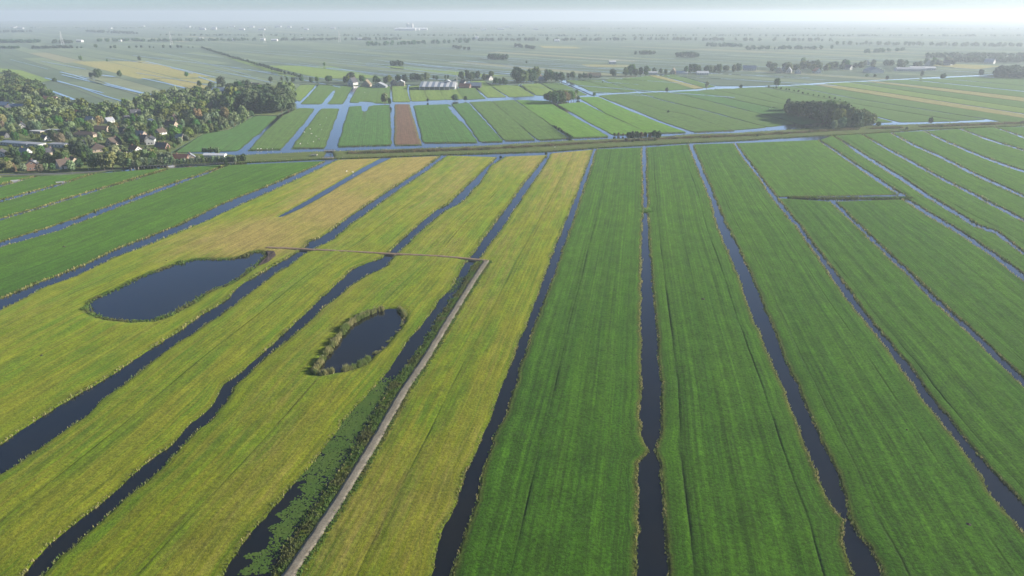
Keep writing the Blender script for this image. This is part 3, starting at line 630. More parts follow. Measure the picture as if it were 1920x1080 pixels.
# ------------------------------------------------------------------ farm path
def path_mat(name, ca, cb, cc):
    t = NT(name); oc = t.n('TexCoord').outputs['Object']; uv = t.n('TexCoord').outputs['UV']
    n = t.noise(oc, 0.35, 6, 0.7); n2 = t.noise(t.mapv(uv, (1.2, .06, 1)), 1.0, 4, .6); n3 = t.noise(oc, 2.5, 4, .6)
    c = t.mixc(t.ramp(n, 0.35, 0.68), ca, cb); c = t.mixc(t.math('MULTIPLY', t.ramp(n2, 0.55, 0.75), .7), c, cc)
    k = t.ramp(n3, .3, .7, .8, 1.2); c = t.mixc(1.0, c, t.n('CombineColor', {0: k, 1: k, 2: k}).outputs[0], 'MULTIPLY')
    return t.finish(c, .9, n3, .05, .6, spec=.2)
M['path'] = path_mat('worn_concrete', (0.185, 0.160, 0.118), (0.235, 0.21, 0.16), (0.12, 0.09, 0.055))
M['track'] = path_mat('brick_rubble', (0.20, 0.13, 0.08), (0.25, 0.185, 0.12), (0.15, 0.085, 0.05))
def path(Lp, Rp, mat, label, n=260, ext=0):
    Lw = extend(gl(Lp), ext); Rw = extend(gl(Rp), ext); t = np.linspace(0, 1, n); a = resample(Lw, t); b = resample(Rw, t); cc = (a + b) / 2
    w0 = np.linalg.norm(b - a, axis=1)
    for _ in range(60): cc[1:-1] = (cc[:-2] + cc[1:-1] + cc[2:]) / 3
    T = np.gradient(cc, axis=0); T /= np.linalg.norm(T, axis=1)[:, None]; Nn = np.c_[-T[:, 1], T[:, 0]] * np.sign(np.mean(np.sum((b - a) * np.c_[-T[:, 1], T[:, 0]], axis=1)))
    wd_ = np.mean(np.abs(np.sum((b - a) * Nn, axis=1))); a = cc - Nn * wd_ / 2; b = cc + Nn * wd_ / 2; d = b - a; ln = plen(a)
    w = np.linalg.norm(d, axis=1); u = d / w[:, None]; a = a + u * (.18 * noise1(t * ln / 1.7, 3))[:, None]; b = b + u * (.18 * noise1(t * ln / 1.9, 8))[:, None]
    rows = [(a - u * .25, -.9), (a, .30), (a + (b - a) * .3, .35), (a + (b - a) * .7, .35), (b, .30), (b + u * .25, -.9)]
    V = np.concatenate([np.c_[p, np.full(n, z)] for p, z in rows]); I = np.arange(6 * n).reshape(6, n)
    F = np.stack([I[:-1, :-1], I[:-1, 1:], I[1:, 1:], I[1:, :-1]], -1).reshape(-1, 4)
    uv = np.concatenate([np.c_[np.full(n, k), t * ln] for k in range(6)])
    me = mesh_np('path', V, F, M[mat], True, uv); o = obj('path', me)
    if me.polygons[len(F) // 2].normal.z < 0: me.flip_normals()
    return tag(o, label=label, kind='structure')
path([(906,489),(880,527),(841,591),(813,633),(780,686),(752,724),(700,820),(647,907),(600,983),(557,1043),(530,1080)],
     [(919,489),(888,536),(849,599),(813,666),(773,724),(713,823),(667,903),(613,983),(573,1046),(552,1080)], 'path', 'pale worn concrete farm path running to the bottom edge', ext=90)
path([(500,463.5),(540,465),(600,468),(660,471),(740,475.5),(820,479),(880,484),(919,488)], [(500,465.6),(540,467.2),(600,470.6),(660,473.6),(740,478.4),(820,482),(880,487.5),(912,491.5)], 'track', 'reddish brown track crossing the meadow strips', 160)

# frayed grass verges of the path
vp = gl([(912,489),(884,531),(845,595),(813,649),(776,705),(762,724),(706,822),(657,905),(606,983),(565,1045),(541,1080)]); VV_ = []
for sgn in (-1, 1): VV_.append((vp, sgn))
# mud spit at the end of the large pond
mudm = path_mat('wet_mud', (0.045, 0.032, 0.030), (0.07, 0.052, 0.046), (0.03, 0.02, 0.02))
mp = close_smooth(gl([(497,490),(502,476),(497,470),(510,468),(521,470),(522,476),(512,486),(500,494),(486,498),(482,497)]), 2)
mc = mp.mean(0); k = len(mp); mv = [(x, y, .0) for x, y in mp] + [((x + mc[0]) / 2, (y + mc[1]) / 2, .35 + .1 * math.sin(i)) for i, (x, y) in enumerate(mp)] + [(mc[0], mc[1], .45)]
me = bpy.data.meshes.new('mud_bank'); me.from_pydata(mv, [], [(i, (i + 1) % k, k + (i + 1) % k, k + i) for i in range(k)] + [(k + i, k + (i + 1) % k, 2 * k) for i in range(k)]); me.materials.append(mudm)
me.update(); me.flip_normals() if me.polygons[0].normal.z < 0 else None
tag(obj('mud_bank', me), 'dark mud bank at the right end of the large pond', kind='structure')
# molehill and bare spots
for px, py, r in ((1815,985,.9),(1700,808,.5),(312,490,.5),(79,668,.9),(120,463,1.0),(1318,562,1.2)):
    c = g(px, py); m = MB(); n = 9; ring = [(c[0] + r * math.cos(6.283 * i / n) * random.uniform(.8, 1.2), c[1] + r * math.sin(6.283 * i / n) * random.uniform(.8, 1.2), .05) for i in range(n)]
    m.poly(ring + [(c[0], c[1], .65)], [(i, (i + 1) % n, n) for i in range(n)])
    tag(m.build('molehill', mudm), kind='structure')

# ------------------------------------------------------------------ blades: bank grass, herbs, reeds, water lilies
def blades(name, P, H, W, mat, label, nb=4, lean=0.35, z0=None):
    """P (n,2) feet, H heights, W widths: nb leaning blades for each foot, one mesh"""
    n = len(P); V = np.zeros((n, nb, 3, 3)); ang = RNG.uniform(0, 2 * np.pi, (n, nb)); ln = RNG.uniform(0.1, lean, (n, nb)) * H[:, None]
    hh = H[:, None] * RNG.uniform(.65, 1.1, (n, nb)); ox = RNG.normal(0, .35, (n, nb)) * W[:, None]; oy = RNG.normal(0, .35, (n, nb)) * W[:, None]
    bx = P[:, None, 0] + ox; by = P[:, None, 1] + oy; dx, dy = np.cos(ang), np.sin(ang); hw = W[:, None] * .5 * RNG.uniform(.6, 1.3, (n, nb))
    zz = (-0.3 if z0 is None else z0) + np.zeros((n, nb)); 
    V[:, :, 0] = np.stack([bx - dy * hw, by + dx * hw, zz], -1); V[:, :, 1] = np.stack([bx + dy * hw, by - dx * hw, zz], -1)
    V[:, :, 2] = np.stack([bx + dx * ln, by + dy * ln, zz + hh], -1)
    V = V.reshape(-1, 3); F = np.arange(len(V)).reshape(-1, 3)
    return tag(obj(name, mesh_np(name, V, F, M[mat])), label=label, kind='stuff')
PA, HA, WA, PB, HB, WB = [], [], [], [], [], []
for (P, nr, dist, side) in EDGES:
    seg = np.linalg.norm(np.diff(P, axis=0), axis=1); cum = np.r_[0, np.cumsum(seg)]
    px_, py_ = proj(P[:, 0], P[:, 1]); vis = (px_ > -60) & (px_ < 1980) & (P[:, 1] > 70) & (py_ < 1180)
    if vis.sum() < 3: continue
    pos = 0.0; S = []
    while pos < cum[-1]:
        d0 = float(np.interp(pos, cum, dist)); vv = np.interp(pos, cum, vis.astype(float)); sp = max(.24, d0 * .0017)
        if vv > .3: S.append((pos, d0))
        pos += sp * random.uniform(.6, 1.4)
    if not S: continue
    S = np.array(S); q = np.c_[np.interp(S[:, 0], cum, P[:, 0]), np.interp(S[:, 0], cum, P[:, 1])]; nn = np.c_[np.interp(S[:, 0], cum, nr[:, 0]), np.interp(S[:, 0], cum, nr[:, 1])]
    off = RNG.uniform(.05, .95, len(S)); clump = .5 + .5 * noise1(S[:, 0] / 5.0, P[0, 0]); sz = np.clip(S[:, 1] / 230, .8, 2.0)
    q = q + nn * off[:, None]; keep = RNG.random(len(S)) < .45 + .55 * clump
    h = (.38 + .75 * clump * RNG.random(len(S))) * np.clip(sz, .9, 1.5); w = .30 * sz
    # side -1 = right end of a parcel = left bank of a ditch: more straw, partly its sunlit face put into the colour
    st = RNG.random(len(S)) < (.85 if side < 0 else .45)
    for m_, A in ((st & keep, (PA, HA, WA)), (~st & keep, (PB, HB, WB))):
        A[0].append(q[m_]); A[1].append(h[m_]); A[2].append(w[m_])
blades('bank_grass', np.concatenate(PA), np.concatenate(HA), np.concatenate(WA), 'tuft', 'dry straw coloured grass along the ditch banks')
blades('bank_herbs', np.concatenate(PB), np.concatenate(HB), np.concatenate(WB), 'tuftgreen', 'green herbs along the ditch banks')

def along(Q, step, inn, jit):
    """points along a closed or open line, pushed off it by inn +- jit"""
    d = np.r_[0, np.cumsum(np.linalg.norm(np.diff(Q, axis=0), axis=1))]; n = max(2, int(d[-1] / step)); t = RNG.uniform(0, d[-1], n)
    P = np.c_[np.interp(t, d, Q[:, 0]), np.interp(t, d, Q[:, 1])]; e = 0.5
    T = np.c_[np.interp(t + e, d, Q[:, 0]) - np.interp(t - e, d, Q[:, 0]), np.interp(t + e, d, Q[:, 1]) - np.interp(t - e, d, Q[:, 1])]; T /= np.linalg.norm(T, axis=1)[:, None] + 1e-9
    return P + np.c_[-T[:, 1], T[:, 0]] * (inn + RNG.normal(0, jit, n))[:, None], t
# reed fringe of the small pond: tall on the left and lower sides, low at the right
q2 = np.vstack([POND2, POND2[:1]]); Pc, tt = along(q2, .26, 0.0, .22); sx, sy = proj(Pc[:, 0], Pc[:, 1])
tall = np.clip(smooth(725, 660, sx) + smooth(662, 688, sy) + smooth(600, 590, sy), 0, 1)
RP, RH = [], []
for c_, t_, q_ in zip(Pc, tall, tt):
    if RNG.random() > .25 + .75 * t_ or noise1(q_ / 2.2, 6) < -.55: continue
    n_ = int(RNG.uniform(25, 70) * (.35 + .65 * t_)); hc = (.4 + 1.6 * t_ * RNG.uniform(.4, 1.15)); rr_ = RNG.uniform(.15, .36)
    RP.append(c_ + RNG.normal(0, rr_, (n_, 2))); RH.append(hc * RNG.uniform(.55, 1.08, n_))
RP = np.concatenate(RP); RH = np.concatenate(RH)
blades('reeds', RP, RH, np.full(len(RP), .20), 'reed', 'tall straw coloured reeds round the small pond', 3, .25)
# low green fringe of the large pond
q1 = np.vstack([POND1, POND1[:1]]); Pp, tt = along(q1, .10, 0.0, .8); hg = (.55 + .9 * np.clip(noise1(tt / 4.0, 9), 0, 1)) * RNG.uniform(.6, 1.1, len(Pp))
blades('pond_fringe', Pp, hg, np.full(len(Pp), .38), 'tuftgreen', 'low green fringe of plants round the large pond', 4, .35)
# herbs between the ditch and the path
hl = gl([(890,497),(873,533),(845,569),(823,599),(803,636),(776,674),(757,700),(736,722),(712,766),(681,820),(655,866),(625,910),(592,956),(562,997),(538,1037),(512,1080)])
Pp, tt = along(hl, .022, 0.0, .8); Pp = Pp + np.array([.7, 0]); hg = RNG.uniform(.3, .7, len(Pp)) * (1.0 + .5 * noise1(tt / 3.0, 2))
blades('ditch_side_herbs', Pp, hg, np.full(len(Pp), .42), 'tuftgreen', 'rank green herbs between the weedy ditch and the path', 4, .5)
VQ = []
for q_, sgn in VV_:
    for a_, j_ in ((1.75, .22), (2.1, .4)): VQ.append(along(q_, .16, sgn * a_, j_)[0])
VQ = np.concatenate(VQ); VQ = VQ[(VQ[:, 1] > 70)]; blades('path_verge_grass', VQ, RNG.uniform(.5, .85, len(VQ)), np.full(len(VQ), .34), 'tuftgreen', 'frayed grass along both edges of the farm path', 4, .6, -.1)
# reed bed on the dike
rb = [(655,287.5),(720,286),(800,283.5),(900,280),(1000,275),(1100,269),(1200,263),(1300,258),(1400,254.5),(1500,248.5),(1560,245),(1650,241),(1750,237.5),(1850,233.5),(1930,230.5)]
Pp, tt = along(gl(rb), .022, 0.0, 1.6); hg = RNG.uniform(1.0, 2.1, len(Pp)) * (.8 + .4 * noise1(tt / 7, 1)); k = (noise1(tt / 16, 7) > -.72)
blades('reed_bed', Pp[k], hg[k], np.full(k.sum(), .6), 'reedbrown', 'long brownish reed bed along the dike', 3, .3, 0.0)
Pp, tt = along(gl([(1478,370),(1560,371),(1640,371),(1712,371)]), .12, 0, 1.1)
blades('rough_grass', Pp, RNG.uniform(.5, 1.2, len(Pp)), np.full(len(Pp), .5), 'tuftgreen', 'rough grass on the overgrown cross bank', 4, .5, 0.0)
# banks of the fields beyond the canal
bk = [[(466,281.5),(526,280)],[(547,278),(607,277.5)],[(633,275),(733,272)],[(740,272.5),(790,271.5)],[(796,268),(895,267)],[(903,266.5),(942,265.5)],[(948,264),(1002,262.5)],[(1012,262.5),(1062,259.5)],[(1072,259),(1140,256.5)],[(1152,253),(1216,250.5)],[(1218,250),(1286,248.5)],[(1302,247.5),(1376,244.5)],[(440,305),(600,297.8),(715,294.3),(825,289.8),(920,287.3),(1025,283.8),(1115,276.8),(1200,272.3),(1290,267.3),(1377,263.6),(1532,254.3),(1617,250.3),(1733,242.3),(1920,235.3)]]
Pp = np.concatenate([along(gl(b), .14, .3, .5)[0] for b in bk]); blades('canal_bank_grass', Pp, RNG.uniform(.3, .8, len(Pp)), np.full(len(Pp), .7), 'tuftgreen', 'rough grass on the canal banks', 3, .4, -.2)
# water lilies and duckweed in the weedy ditch
lil, rad = [], []
dl = gl(D['6'][0]); dr = gl(D['6'][1])
TT = RNG.random(80000); AA = resample(dl, TT); BB = resample(dr, TT); SS = RNG.random(80000)
for a, b, s_ in zip(AA, BB, SS):
    p = a + (b - a) * s_; X, Y = proj(*p)
    if Y < 690 or Y > 1120: continue
    cov = smooth(700, 745, Y) * (1.0 if Y < 900 else float(smooth(.30 + .22 * noise1(Y / 13.0, 3), .45 + .22 * noise1(Y / 13.0, 3), s_))) * (1 - .75 * float(smooth(.74, .95, s_)))
    if noise2(p[0] / 2.3, p[1] / 2.3, 5) * .5 + .80 > random.random() * 1.1 and random.random() < cov: lil.append(p); rad.append(random.uniform(.13, .30))
    if len(lil) > 14000: break
for t_ in np.linspace(0, 1, 500):    # first patch near the path corner
    a = resample(dl, np.array([t_]))[0]; b = resample(dr, np.array([t_]))[0]; Y = proj(*a)[1]
    if 520 < Y < 548:
        for _ in range(60):
            if random.random() < .5: lil.append(a + (b - a) * random.random() + RNG.normal(0, .5, 2)); rad.append(random.uniform(.1, .2))
lil = np.array(lil); rad = np.array(rad); k6 = np.arange(6) * math.pi / 3; n = len(lil); rot = RNG.uniform(0, 6.28, n)
V = np.stack([lil[:, None, 0] + rad[:, None] * np.cos(k6[None] + rot[:, None]), lil[:, None, 1] + rad[:, None] * np.sin(k6[None] + rot[:, None]), WATER_Z + .02 + RNG.uniform(0, .05, (n, 1)) + RNG.normal(0, .012, (n, 6))], -1).reshape(-1, 3)
F = np.concatenate([np.stack([np.arange(n) * 6 + a_ for a_ in (0, 1, 2, 3)], -1), np.stack([np.arange(n) * 6 + a_ for a_ in (0, 3, 4, 5)], -1)])
tag(obj('water_lilies', mesh_np('water_lilies', V, F, M['weed'])), label='green water lilies and weed floating in the ditch by the path', kind='stuff')

# ------------------------------------------------------------------ houses
PALETTE = {
 'white': plain('white_render', (0.60, 0.585, 0.55), .8, .15), 'peach': plain('peach_brick', (0.40, 0.315, 0.24), .9, .2), 'brick': plain('red_brick', (0.25, 0.15, 0.11), .9, .25),
 'beige': plain('beige_brick', (0.46, 0.37, 0.27), .9, .2), 'dark': plain('dark_boards', (0.06, 0.06, 0.065), .8, .3), 'grey': plain('grey_cladding', (0.34, 0.35, 0.36), .8, .2),
 'r_brown': plain('brown_tiles', (0.10, 0.075, 0.06), .85, .3, 3), 'r_dark': plain('dark_tiles', (0.065, 0.065, 0.075), .7, .3, 3), 'r_red': plain('red_tiles', (0.20, 0.095, 0.07), .85, .25, 3),
 'r_orange': plain('orange_tiles', (0.46, 0.19, 0.085), .85, .25, 3), 'r_grey': plain('grey_sheets', (0.30, 0.31, 0.33), .7, .2, 1), 'r_blue': plain('blue_grey_sheets', (0.19, 0.23, 0.29), .6, .2, 1),
 'r_white': plain('white_sheets', (0.58, 0.58, 0.57), .6, .15, 1), 'r_thatch': plain('reed_thatch', (0.20, 0.16, 0.11), .95, .3, 2)}
GLASS = plain('window_glass', (0.035, 0.045, 0.055), .12, .2, 1, spec=.6); FRAME = PALETTE['white']; DOORM = plain('door_paint', (0.05, 0.09, 0.07), .5, .1)
HOUSES = []; ANCH = []          # (px, py, phrase) for the labels of the trees
def house(px, py, w, l, h, rh, rz, wall, roof, label, anchor=None, cat='house', flat=False, chim=1, dorm=0, name='house', hip=False, win=True, group=None):
    """w across the gable, l along the ridge, ridge on local Y; gable faces -Y"""
    x, y = g(px, py); sc_ = .8 if px < 480 and py > 185 else 1.0; o = empty(name, (x, y, 0), R(rz), sc_); wm, rm = PALETTE[wall], PALETTE[roof]; hw, hl = w / 2, l / 2
    m = MB()
    if flat:
        m.box(-hw, hw, -hl, hl, -.3, h); m.build('wall', wm, o)
        r = MB().box(-hw - .35, hw + .35, -hl - .35, hl + .35, h, h + .28).build('roof', rm, o)
    else:
        v = [(-hw,-hl,-.3),(hw,-hl,-.3),(hw,hl,-.3),(-hw,hl,-.3),(-hw,-hl,h),(hw,-hl,h),(hw,hl,h),(-hw,hl,h)]
        if hip: m.poly(v, [(0,1,5,4),(1,2,6,5),(2,3,7,6),(3,0,4,7)])
        else: m.poly(v + [(0,-hl,h+rh),(0,hl,h+rh)], [(0,1,5,8,4),(1,2,6,5),(2,3,7,9,6),(3,0,4,7)])
        m.build('wall', wm, o)
        e = .45; k = rh / hw; th = .22; r = MB(); ins = min(hw, hl * .8) if hip else -e
        for s in (-1, 1):
            zb = h - k * e
            a = [(s*(hw+e),-hl-e,zb),(s*(hw+e),hl+e,zb),(0,hl-ins,h+rh),(0,-hl+ins,h+rh)] if hip else [(s*(hw+e),-hl-e,zb),(s*(hw+e),hl+e,zb),(0,hl+e,h+rh),(0,-hl-e,h+rh)]
            b = [(p[0], p[1], p[2] + th) for p in a]
            r.poly(a + b, [(0,1,2,3),(4,7,6,5),(0,4,5,1),(1,5,6,2),(2,6,7,3),(3,7,4,0)])
        if hip:
            for s in (-1, 1):
                zb = h - k * e; a = [(-hw-e,s*(hl+e),zb+.1),(hw+e,s*(hl+e),zb+.1),(0,s*(hl-ins),h+rh+.1)]; b = [(p[0],p[1],p[2]+th) for p in a]
                r.poly(a + b, [(0,1,2),(3,5,4),(0,3,4,1),(1,4,5,2),(2,5,3,0)])
        r = r.build('roof', rm, o)
        for c in range(chim):
            cy_ = (-1 if c else 1) * hl * .55; MB().box(-.42, .42, cy_-.42, cy_+.42, h + rh*.6, h + rh + 1.1).build('chimney', PALETTE['brick'], r)
        for dn in range(dorm):
            yy = -hl + l * (dn + 1) / (dorm + 1); zz = h + rh * .2; xo = hw * .80
            d = MB().box(xo*.25, xo, yy - .95, yy + .95, zz, zz + 1.6).build('dormer', FRAME, r); MB().box(xo + .01, xo + .06, yy - .7, yy + .7, zz + .35, zz + 1.35).build('pane', GLASS, d)
    if win:
        n = 2 if w > 5 else 1
        for i in range(n):
            xx = -hw + w * (i + 1) / (n + 1)
            f = MB().box(xx - .75, xx + .75, -hl - .06, -hl - .003, .9, 2.35).build('window', FRAME, o); MB().box(xx - .62, xx + .62, -hl - .09, -hl - .065, 1.02, 2.23).build('pane', GLASS, f)
        if not flat and rh > 2.2 and not hip:
            f = MB().box(-.7, .7, -hl - .06, -hl - .003, h + .25, h + 1.55).build('window', FRAME, o); MB().box(-.58, .58, -hl - .09, -hl - .065, h + .37, h + 1.43).build('pane', GLASS, f)
        n = max(1, int(l / 4))
        for i in range(n):
            yy = -hl + l * (i + .5) / n
            for s in (-1, 1):
                if i == 0 and s > 0: MB().box(hw + .003, hw + .07, yy - .5, yy + .5, 0, 2.1).build('door', DOORM, o); continue
                x0, x1 = sorted((s * (hw + .003), s * (hw + .06))); f = MB().box(x0, x1, yy - .8, yy + .8, .9, min(h - .2, 2.3)).build('window', FRAME, o)
                x0, x1 = sorted((s * (hw + .063), s * (hw + .09))); MB().box(x0, x1, yy - .66, yy + .66, 1.02, min(h - .32, 2.18)).build('pane', GLASS, f)
    tag(o, label, cat, group); HOUSES.append(o)
    ANCH.append((px, py, anchor)) if anchor else None
    return o
# village on the left
house(121,315,8.5,10,3.0,5.0,-38,'white','r_brown','white gabled house with broad eaves by the village road','white gabled road house')
house(140,308,8,9,2.8,4.0,50,'beige','r_brown','brown tiled house just right of the white gabled road house','brown tiled road house',dorm=1)
house(63,318,8.5,9,5.2,3.0,28,'brick','r_dark','two storey brick house with a white dormer near the left edge','two storey brick house',dorm=2)
house(15,209,8,10,3,5,8,'peach','r_dark','peach gabled house at the left edge','peach gabled edge house')
house(8,200,13,34,3.5,3.5,68,'grey','r_blue','long blue grey shed behind the peach gable','blue grey shed',cat='shed',name='shed',chim=0,win=False)
house(33,203,10,24,3.2,3.0,80,'dark','r_blue','low dark shed with a blue grey roof right of the peach gable','low dark shed',cat='shed',name='shed',chim=0,win=False)
house(93,190,9,26,3.4,4.0,86,'peach','r_red','long red tiled farmhouse at the back of the village','red tiled long farmhouse',dorm=1)
house(142,214,6,9,2.8,3.2,70,'brick','r_orange','small house with a bright orange tiled roof among trees','orange roofed house')
house(112,275,9,20,3.1,.4,80,'white','r_grey','white flat roofed bungalow beside the big dark tree','white flat bungalow',flat=True)
house(62,274,9,26,3.0,.4,72,'white','r_grey','long white flat roofed bungalow in the left half of the village','long white bungalow',flat=True)
house(32,272,10,42,2.8,.3,70,'grey','r_blue','very long flat blue grey roofed block at the left','long flat block',flat=True,cat='building',name='building')
house(100,248,7,14,2.8,.3,72,'beige','r_white','pale flat roofed house deep among the trees','pale flat roofed house',flat=True)
house(72,250,7,16,2.8,.3,72,'peach','r_white','low peach house with white edged flat roof among the trees','low peach house',flat=True)
house(6,258,7,14,2.8,3,70,'dark','r_dark','dark roofed house at the left edge beside a lawn','dark edge house')
house(4,292,7,10,2.8,3,20,'white','r_dark','small white walled house cut by the left edge','small white edge house')
house(161,256,9,24,2.8,2.6,84,'beige','r_brown','long low house with brown roof and white fascia','long brown roofed house',hip=True)
house(192,246,9,16,2.8,3.4,84,'beige','r_brown','brown roofed house with white dormers behind the hip roofed house','brown house with white dormers',dorm=2)
house(183,283,14,16,2.8,4.2,35,'peach','r_brown','large hip roofed house with brown tiles in the middle of the village','large hip roofed house',hip=True)
house(214,272,9,12,2.8,5.2,-14,'beige','r_brown','beige gabled house with steep brown roof','beige gabled house')
house(255,217,8,12,3.2,5.0,-48,'peach','r_dark','tall pinkish gabled house with dark roof at the back','pinkish gabled house',dorm=1)
house(238,224,6,8,2.6,2.4,-20,'peach','r_dark','small peach outbuilding below the pinkish gabled house','small peach outbuilding',chim=0)
house(322,238,8,14,2.8,4.2,72,'beige','r_brown','brown roofed house near the right end of the village','brown house near the hedge')
house(327,226,7,9,3,4.2,8,'peach','r_brown','peach gable behind the brown roofed house near the hedge','peach gable house')
house(265,258,9,13,2.8,4.6,64,'peach','r_grey','grey tiled house with a pinkish gable in the village centre','grey tiled house',dorm=2)
house(284,270,8,11,5.2,2.6,18,'white','r_dark','bright white two storey house with dark roof','bright white house')
house(270,266,8,10,3,4.4,70,'dark','r_dark','dark house attached left of the bright white house','dark tiled house')
house(254,284,7,12,2.8,3.0,58,'white','r_red','white gabled cottage with red brown roof above the road trees','white gabled cottage')
house(305,279,7,12,2.8,3.6,80,'brick','r_dark','house with two red brick chimneys beside the hedge','house with two chimneys',chim=2)
house(341,301,9,15,2.6,3.4,80,'brick','r_red','red brown bungalow behind the pollard row','red brown bungalow')
house(358,299,8,12,2.6,3.0,30,'peach','r_grey','peach gabled bungalow with a grey roof beside the red brown bungalow','grey roofed bungalow')
house(404,296,6,20,3.0,1.2,86,'white','r_white','long white roofed shed behind the pollard row','long white shed',cat='shed',name='shed',chim=0,win=False)
house(281,232,7,9,4.2,1.6,8,'grey','r_blue','grey blue roofed building deep among the trees','grey blue building',chim=0)
house(445,183,6,13,2.8,.3,84,'white','r_white','low white shed on the edge of the dark grove','low white shed',flat=True,cat='shed',name='shed',win=False)
house(466,164,9,16,3,5,60,'white','r_dark','farmhouse with a tall white chimney beyond the dark grove','farmhouse with white chimney',dorm=1)
house(478,165,8,14,2.8,4,82,'brick','r_brown','reddish roofed barn right of the white chimney farmhouse','reddish barn',chim=0,cat='barn',name='barn')
house(452,168,8,14,2.8,4,75,'dark','r_dark','dark barn left of the white chimney farmhouse','dark barn',chim=0,cat='barn',name='barn',win=False)
house(420,175,14,30,3.6,4,80,'dark','r_blue','large dark blue roofed barn behind the village','dark blue barn',chim=0,cat='barn',name='barn',win=False)
for px, py, w, l, rz, wl, rf, lb, an in [(42,240,7,10,30,'white','r_dark','small white walled house among the trees at far left','small white far-left house'),(130,236,7,10,70,'beige','r_brown','small beige house below the orange roofed house','small beige house'),
  (206,230,7,9,-30,'white','r_grey','small white gabled house left of the small peach outbuilding','small white gabled house'),(228,250,7,11,70,'beige','r_dark','beige house with dark roof above the beige gabled house','beige dark-roofed house'),(302,252,7,10,-20,'white','r_brown','small white gabled house left of the hedge line','white hedge-side house'),
  (170,228,7,10,76,'white','r_grey','low white house deep in the middle of the village','low white middle house'),(86,264,7,9,60,'white','r_dark','little white house above the long white bungalow','little white upper house'),(150,276,7,10,-35,'white','r_dark','white gabled house behind the big dark tree','white house behind dark tree'),
  (232,296,7,10,70,'white','r_brown','white walled house behind the tall roadside trees','white roadside house'),(338,262,6,9,75,'beige','r_grey','small beige house close to the hedge','small hedge house'),(48,290,7,10,70,'white','r_grey','white house left of the two storey brick house','white house by brick house'),(92,290,7,9,-30,'beige','r_dark','beige gable between the bungalow and the white gabled house','beige gable house')]:
    house(px, py, w, l, 2.8, 3.6, rz, wl, rf, lb, an)
# the row of farms beyond the canal
house(662,159,10,12,4,6.5,-25,'white','r_dark','white gabled farmhouse under a tall tree in the far row','white far-row farmhouse')
house(688,162,12,16,3,6.5,0,'peach','r_thatch','pinkish gabled farmhouse in the far row','pinkish far-row farmhouse')
house(712,164,20,16,2.6,4.6,0,'grey','r_grey','low grey barn in the far row','low grey far-row barn',cat='barn',name='barn',chim=0)
house(739,160,9,11,3,4.5,20,'beige','r_brown','small brown roofed house left of the pale villa','small far-row house')
house(752,161,11,12,5.2,3.2,5,'beige','r_white','pale villa with whitish roof in the far row','pale far-row villa',dorm=1)
house(869,160,8,11,3,4,40,'white','r_dark','white gabled house right of the wind turbine','white house by the turbine')
house(888,164,11,22,2.8,4,82,'dark','r_blue','low dark farm shed right of the wind turbine','dark shed by the turbine',cat='shed',name='shed',chim=0,win=False)
house(872,165,9,16,2.8,3.5,75,'brick','r_red','red roofed barn beside the wind turbine','red barn by the turbine',cat='barn',name='barn',chim=0)
house(916,150,8,13,3,4.5,40,'white','r_dark','white gabled house among the trees left of the tall clump','white house left of tall clump')
house(1010,149,8,12,4,6,-20,'white','r_brown','white gabled house right of the tall tree clump','white house right of tall clump')
house(1019,152,9,14,3,4,75,'grey','r_blue','blue grey roofed barn beside the tall tree clump','blue grey barn',cat='barn',name='barn',chim=0)
house(1114,145,10,22,3.4,4,84,'peach','r_thatch','long pale farmhouse in the far row','long pale farmhouse')
house(1218,139,7,26,3,1.4,86,'white','r_white','low white shed in the far row','low white far-row shed',cat='shed',name='shed',chim=0,win=False)
house(1262,139,10,14,4,6,-20,'peach','r_thatch','peach gabled house with thatched roof in the far row','peach thatched house')
house(1275,139,8,26,3,2.5,86,'white','r_white','long white roofed shed right of the peach thatched house','long white-roofed shed',cat='shed',name='shed',chim=0,win=False)
house(1317,140,9,20,3,3,84,'white','r_white','white walled sheds among trees in the far row','white sheds',cat='shed',name='shed',chim=0)
house(1405,132,12,24,4,5,70,'white','r_grey','white house at the left tip of the right village','white tip house')
RIGHT = [(1461,137,11,14,4,6,-20,'peach','r_dark','peach gabled house at the left end of the right village'),(1470,133,9,13,4,6,-15,'white','r_dark','white gabled house behind the peach gable of the right village'),
 (1479,136,9,13,4,5,-25,'white','r_grey','second white gable from the left in the right village'),(1496,138,11,14,3.5,5.5,-20,'white','r_thatch','white gabled farmhouse in front of the right village'),
 (1531,137,10,15,3.5,6,0,'white','r_orange','house with a bright orange roof in the right village'),(1590,130,9,14,3.5,5,30,'white','r_dark','white house left of the wide barn in the right village'),
 (1637,136,26,26,4,5.5,0,'white','r_grey','wide white fronted barn in the right village'),(1705,133,14,52,4,2.5,86,'white','r_grey','long white shed in the right village'),
 (1728,131,12,46,4,2,86,'white','r_white','long white roofed shed behind the right village'),(1740,123,12,14,5,8,-25,'white','r_thatch','tall white gabled house at the back of the right village'),
 (1776,122,11,16,4,6,40,'white','r_dark','white house toward the right end of the right village'),(1855,119,12,18,4,6,40,'white','r_grey','white house near the right edge in the haze'),(1624,122,9,14,4,5,0,'white','r_dark','white house behind the wide barn of the right village')]
for t_ in RIGHT: house(*t_, None, cat='barn' if 'barn' in t_[-1] else 'shed' if 'shed' in t_[-1] else 'house', name='barn' if 'barn' in t_[-1] else 'shed' if 'shed' in t_[-1] else 'house', win=t_[2] < 20, chim=0)

